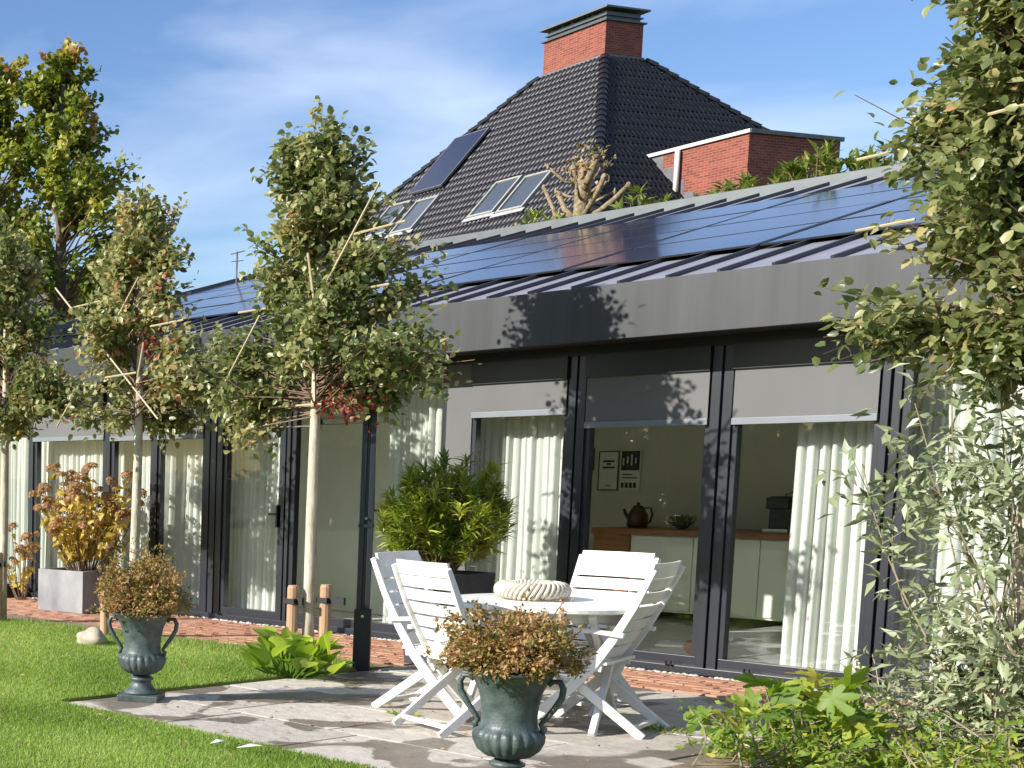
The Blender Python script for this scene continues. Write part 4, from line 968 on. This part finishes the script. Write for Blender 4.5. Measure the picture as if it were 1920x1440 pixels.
# hydrangea in a concrete planter
pn = thing('concrete_planter', 'weathered grey concrete planter box by the glass at left', 'planter', (-12.15, 10.3, 0), R(8))
m = MB(); w, d, h, tk_ = .33, .30, .46, .035
m.box(-w, w, -d, -d + tk_, 0, h); m.box(-w, w, d - tk_, d, 0, h); m.box(-w, -w + tk_, -d + tk_, d - tk_, 0, h); m.box(w - tk_, w, -d + tk_, d - tk_, 0, h); m.build('box', 'concrete', pn, bevel=.006)
MB().box(-w + tk_, w - tk_, -d + tk_, d - tk_, .0, h - .05).build('soil_fill', 'soil', pn)
def floret_head(name, seed):
    r = np.random.RandomState(seed); n = 110; a = r.uniform(0, 6.28, n); el = np.arccos(r.uniform(-.15, 1, n)); u = np.stack([np.sin(el) * np.cos(a), np.sin(el) * np.sin(a), np.cos(el)], 1)
    p = u * [.062, .062, .045] * r.uniform(.8, 1.05, (n, 1)); tn = r.normal(0, 1, (n, 3)); d = unit(np.cross(u, tn))
    return leaf_mesh(name, p, d, u + r.normal(0, .3, (n, 3)), r.uniform(.018, .03, n), r.uniform(.016, .026, n), np.clip(r.normal(.5, .25, n), 0, 1), 'floret', fold=.1)
heads = [floret_head('flower_head', i) for i in range(3)]
def hydrangea(label, loc, seed, n, rx, zt, nleaf):
    r = np.random.RandomState(seed); t = thing('hydrangea', label, 'shrub', loc); st = MB(); P = []; D = []
    for i in range(n):
        a = r.uniform(0, 6.28); rad = rx * math.sqrt(r.rand()); x, y = rad * math.cos(a), rad * math.sin(a) * .75; z = zt * (.42 + .58 * r.rand()) * (1 - .22 * (rad / rx) ** 2)
        st.tube([(x * .25, y * .25, 0), (x * .75, y * .75, z * .55), (x, y, z)], [.007, .006, .004], 4, cap=False)
        o = link('flower_head', heads[i % 3], t); o.location = (x, y, z); s = r.uniform(.75, 1.35); o.scale = (s, s, s); o.rotation_euler = (r.normal(0, .35), r.normal(0, .35), r.uniform(0, 6))
        for k in range(nleaf):
            f = r.uniform(.35, .97); P.append(np.array([x * f, y * f, z * f]) + r.normal(0, .02, 3)); b = r.uniform(0, 6.28); D.append((math.cos(b), math.sin(b), r.uniform(-.9, .15)))
    n_ = len(P); s = r.uniform(.7, 1.2, n_); link('foliage', leaf_mesh('foliage', P, D, r.normal(0, .4, (n_, 3)) + [0, 0, 1], .115 * s, .075 * s, np.clip(r.normal(.55, .27, n_), 0, 1), 'leaf_hydrangea', fold=.2, droop=.25), t); st.build('stems', 'twig', t)
hydrangea('golden hydrangea with brown flower heads in the concrete planter', (-12.05, 10.3, .38), 81, 64, .72, 1.34, 14)
hydrangea('shaded hydrangea behind the trunk at the left picture edge', (-13.55, 10.6, 0), 82, 14, .35, .95, 4)
tag(MB().box(-14.1, -13.85, 10.6, 10.85, 0, .17).build('black_box', 'black_plastic', bevel=.01), 'small black box at the foot of the glass front left of the planter', 'box')

# ---- table
tb = thing('garden_table', 'round white garden table between the four white chairs', 'table', (-5.16, 8.10, 0), R(20))
MB().lathe([(.02, .70), (.55, .70), (.575, .708), (.575, .728), (.565, .735), (.02, .735)], 64, cap=True).build('tabletop', 'white_paint', tb, smooth=False)
ap = MB(); ap.lathe([(.40, .64), (.43, .64), (.43, .699), (.40, .699), (.40, .64)], 48, cap=False); ap.build('apron', 'white_paint', tb)
for s in (-1, 1):
    for u in (-1, 1):
        MB().sweep([(s * .36, u * .40, .0), (s * .36, -u * .30 * .2, .38), (s * .36, -u * .33, .699)], .045 if u > 0 else .04, .035, side=(1, 0, 0)).build('leg', 'white_paint', tb, bevel=.004) if False else MB().sweep([(s * (.36 - .04 * (u > 0)), u * .42, 0), (s * (.36 - .04 * (u > 0)), -u * .38, .699)], .035, .05).build('leg', 'white_paint', tb, bevel=.004)
MB().sweep([(-.32, 0, .35), (.32, 0, .35)], .03, .03, side=(0, 1, 0)).build('stretcher', 'white_paint', tb)
# ---- woven ring
wr = MB(); RR, rr = .165, .043
for k in range(5):
    pts = []
    for i in range(97):
        th = 2 * math.pi * i / 96; ph = th * 8 + 2 * math.pi * k / 5
        r1 = rr * (1 + .06 * math.sin(5 * th + k))
        pts.append(((RR + r1 * math.cos(ph)) * math.cos(th), (RR + r1 * math.cos(ph)) * math.sin(th), r1 * math.sin(ph)))
    wr.tube(pts, .0125, 6, cap=False)
wrt = thing('woven_ring', 'pale woven rope ring lying on the white table', 'wreath', (-5.28, 8.12, .792))
wr.build('rope', 'rope', wrt, smooth=True)
MB().tube([(RR * math.cos(2 * math.pi * i / 48), RR * math.sin(2 * math.pi * i / 48), 0) for i in range(49)], .036, 8, cap=False).build('core', 'twig_pale', wrt, smooth=True)

# ---- chairs
def make_chair(label):
    t = thing('folding_chair', label, 'chair', (0, 0, 0), 0, 'white slatted folding armchairs round the table')
    W = .25
    def rail(z):       # y of the long curved member at height z
        zz = [0, .12, .25, .38, .55, .75, .97]; yy = [.34, .22, .09, -.02, -.13, -.235, -.33]; return float(np.interp(z, zz, yy))
    long_z = [0, .06, .12, .18, .25, .32, .38, .46, .55, .65, .75, .86, .97]
    for s in (-1, 1):
        MB().sweep([(s * W, rail(z), z) for z in long_z], .026, [.05, .06, .062, .062, .062, .06, .058, .055, .05, .046, .042, .038, .034]).build('leg', 'white_paint', t, bevel=.005)
        MB().sweep([(s * (W - .035), .25, .42), (s * (W - .035), .02, .25), (s * (W - .035), -.31, 0)], .024, [.05, .055, .05]).build('leg', 'white_paint', t, bevel=.005)
        MB().sweep([(s * (W + .018), -.20, .585), (s * (W + .018), -.05, .60), (s * (W + .02), .12, .605), (s * (W + .02), .24, .595)], [.04, .045, .05, .045], .026).build('armrest', 'white_paint', t, bevel=.006)
        MB().sweep([(s * (W + .002), .20, .59), (s * (W + .002), .11, .40)], .022, .035).build('arm_strut', 'white_paint', t, bevel=.004)
        MB().sweep([(s * (W - .012), .26, .425), (s * (W - .012), -.08, .385)], .02, .045).build('seat_rail', 'white_paint', t, bevel=.003)
    for i in range(7):
        y = .245 - i * .055; z = .452 - i * .0065
        MB().box(-W + .005, W - .005, y - .023, y + .023, z - .009, z + .009).build('seat_slat', 'white_paint', t, bevel=.004)
    for i in range(7):
        z = .47 + i * .0815; h = .068 if i < 6 else .085
        y0 = rail(z - h / 2) ; y1 = rail(z + h / 2)
        m = MB(); k = 7
        for j in range(k):
            f = -1 + 2 * j / (k - 1); bow = -.028 * (1 - f * f); x = f * (W - .014)
            for (yy, zz) in ((y0, z - h / 2), (y1, z + h / 2)): m.v += [(x, yy + .018 + bow, zz), (x, yy + .002 + bow, zz)]
        for j in range(k - 1):
            a = 4 * j; b = a + 4; m._f([(a, b, b + 2, a + 2), (a + 1, a + 3, b + 3, b + 1), (a + 2, b + 2, b + 3, a + 3), (a, a + 1, b + 1, b)])
        m._f([(0, 2, 3, 1), (4 * k - 4, 4 * k - 3, 4 * k - 1, 4 * k - 2)])
        m.build('back_slat', 'white_paint', t)
    MB().sweep([(-W + .03, .28, .075), (W - .03, .28, .075)], .03, .022, side=(0, 1, 0)).build('stretcher', 'white_paint', t)
    MB().sweep([(-W + .04, -.25, .05), (W - .04, -.25, .05)], .03, .022, side=(0, 1, 0)).build('stretcher', 'white_paint', t)
    return t
def put(o, x, y, fx, fy): o.location = (x, y, 0); o.rotation_euler = (0, 0, math.atan2(-fx, fy))
c0 = make_chair('white folding chair with its back to the viewer, left front of the table')
put(c0, -5.22, 7.40, .30, .95)
for lb, x, y, fx, fy in (('white folding chair furthest left, its backrest in shade, facing the table', -5.74, 7.86, .97, .10), ('white folding chair seen from the side at the right of the table', -4.82, 8.13, -.97, -.22), ('white folding chair behind the table with its sunlit backrest facing the viewer', -5.28, 8.72, .02, -1)):
    c = copy_tree(c0); c['label'] = lb; put(c, x, y, fx, fy)

# ---- grass blades
def blades(name, n, areas, h0, h1, w, label, z, seed, clip=None):
    r = np.random.RandomState(seed); tot = sum((a[1] - a[0]) * (a[3] - a[2]) * a[4] for a in areas); PP = []
    for a in areas:
        k = int(n * (a[1] - a[0]) * (a[3] - a[2]) * a[4] / tot); PP.append(np.stack([r.uniform(a[0], a[1], k), r.uniform(a[2], a[3], k), np.full(k, z)], 1))
    P = np.concatenate(PP)
    if clip is not None: P = P[clip(P)]
    k = len(P); an = r.uniform(0, 6.28, k); h = r.uniform(h0, h1, k); le = r.uniform(.1, .9, k) * h; an2 = r.uniform(0, 6.28, k)
    s = np.stack([np.cos(an), np.sin(an), np.zeros(k)], 1) * (w * r.uniform(.6, 1.3, k))[:, None]
    tip = P + np.stack([np.cos(an2) * le, np.sin(an2) * le, h], 1)
    V = np.stack([P - s, P + s, tip], 1).reshape(-1, 3); F = np.arange(3 * k).reshape(-1, 3)
    patch = .5 + .25 * np.sin(P[:, 0] * 2.1 + 1.3 * np.sin(P[:, 1] * 1.7)) * np.sin(P[:, 1] * 2.7 + P[:, 0])
    o = link(name, tri_mesh(name, V, F, 'grass_blade', np.repeat(np.clip(patch + r.normal(0, .22, k), 0, 1), 3)))
    return tag(o, label, 'grass', kind='stuff')
def lawnclip(P): # ragged far edge
    e = 8.82 + .10 * np.sin(P[:, 0] * 3.1) + .06 * np.sin(P[:, 0] * 7.7 + 1)
    return (P[:, 1] < e)
blades('grass', 260000, ((-8.6, PX0 - .01, 4.2, 8.9, 1.0), (PX0 - .01, -4.0, 4.2, PY0 - .01, 1.25), (-12.8, -8.6, 5.5, 8.95, .55)), .012, .034, .0034, 'short bright green mown grass', .015, 5, lawnclip)
blades('weed_tufts', 5200, ((-9.4, -7.3, 8.7, 9.25, 1), (-11.5, -9.4, 8.75, 9.1, .6)), .02, .07, .004, 'sparse grass growing into the soil bed', .004, 6)
def tuft(label, loc, rad, n, seed):
    r = np.random.RandomState(seed); k = n; a = r.uniform(0, 6.28, k); rr = rad * np.sqrt(r.rand(k)); P = np.stack([rr * np.cos(a) * 1.6, rr * np.sin(a), np.zeros(k)], 1)
    D = np.stack([np.cos(a), np.sin(a), r.uniform(.3, 1.4, k)], 1); o = link('weed_tuft', leaf_mesh('weed_tuft', P, D, r.normal(0, .5, (k, 3)) + [0, 0, 1], r.uniform(.025, .05, k), r.uniform(.008, .014, k), r.rand(k), 'leaf_fig'), None, loc)
    tag(o, label, 'weed', 'weeds between the patio slabs')
tuft('weed tuft between the slabs left of the front chair', (-5.72, 7.5, 0), .06, 60, 1)
tuft('weed tuft between the slabs at the right-hand chair leg', (-4.52, 8.32, 0), .09, 90, 2)
# fallen leaves on the patio and lawn
rl = np.random.RandomState(9); k = 170; P = np.stack([rl.uniform(PX0, PX1, k), rl.uniform(PY0, PY1, k), np.full(k, .006)], 1)
D = np.stack([rl.normal(0, 1, k), rl.normal(0, 1, k), rl.normal(0, .1, k)], 1)
tag(link('fallen_leaves', leaf_mesh('fallen_leaves', P, D, rl.normal(0, .25, (k, 3)) + [0, 0, 1], rl.uniform(.015, .05, k), rl.uniform(.01, .03, k), rl.rand(k), 'leaf_litter')), 'small dry leaves scattered over the slabs', 'leaves', kind='stuff')
k = 260; P = np.concatenate([np.stack([rl.uniform(-11, PX0, k), rl.uniform(4.5, 8.8, k), np.full(k, .045)], 1), np.stack([rl.uniform(PX0, -4.2, 90), rl.uniform(4.3, PY0, 90), np.full(90, .045)], 1), np.stack([rl.uniform(-11, -7.3, 160), rl.uniform(8.85, 10.8, 160), np.full(160, .01)], 1)]); k = len(P)
tag(link('lawn_litter', leaf_mesh('lawn_litter', P, rl.normal(0, 1, (k, 3)) * [1, 1, .2], rl.normal(0, .3, (k, 3)) + [0, 0, 1], rl.uniform(.015, .045, k), rl.uniform(.01, .028, k), rl.rand(k), 'leaf_litter')), 'small dry leaves scattered over the lawn and the bricks', 'leaves', kind='stuff')
for i, (x, y, a, lb) in enumerate(((-5.42, 5.62, .3, 'pale curled leaf on the lawn near the patio edge, left one'), (-5.22, 5.68, .1, 'pale long leaf on the lawn near the patio edge, right one'))):
    m = MB(); L_ = .07 + .05 * i
    V = [(-L_, 0, .0), (-L_ * .3, -.018, .012), (-L_ * .3, .018, .02), (L_ * .4, -.016, .018), (L_ * .4, .018, .008), (L_, 0, .014)]
    m.v = V; m._f([(0, 1, 2), (1, 3, 4, 2), (3, 5, 4)]); o = m.build('pale_leaf', 'white_petal', None, loc=(x, y, .058)); o.rotation_euler = (0, 0, a + .9); tag(o, lb, 'leaf', 'pale leaves fallen on the lawn')
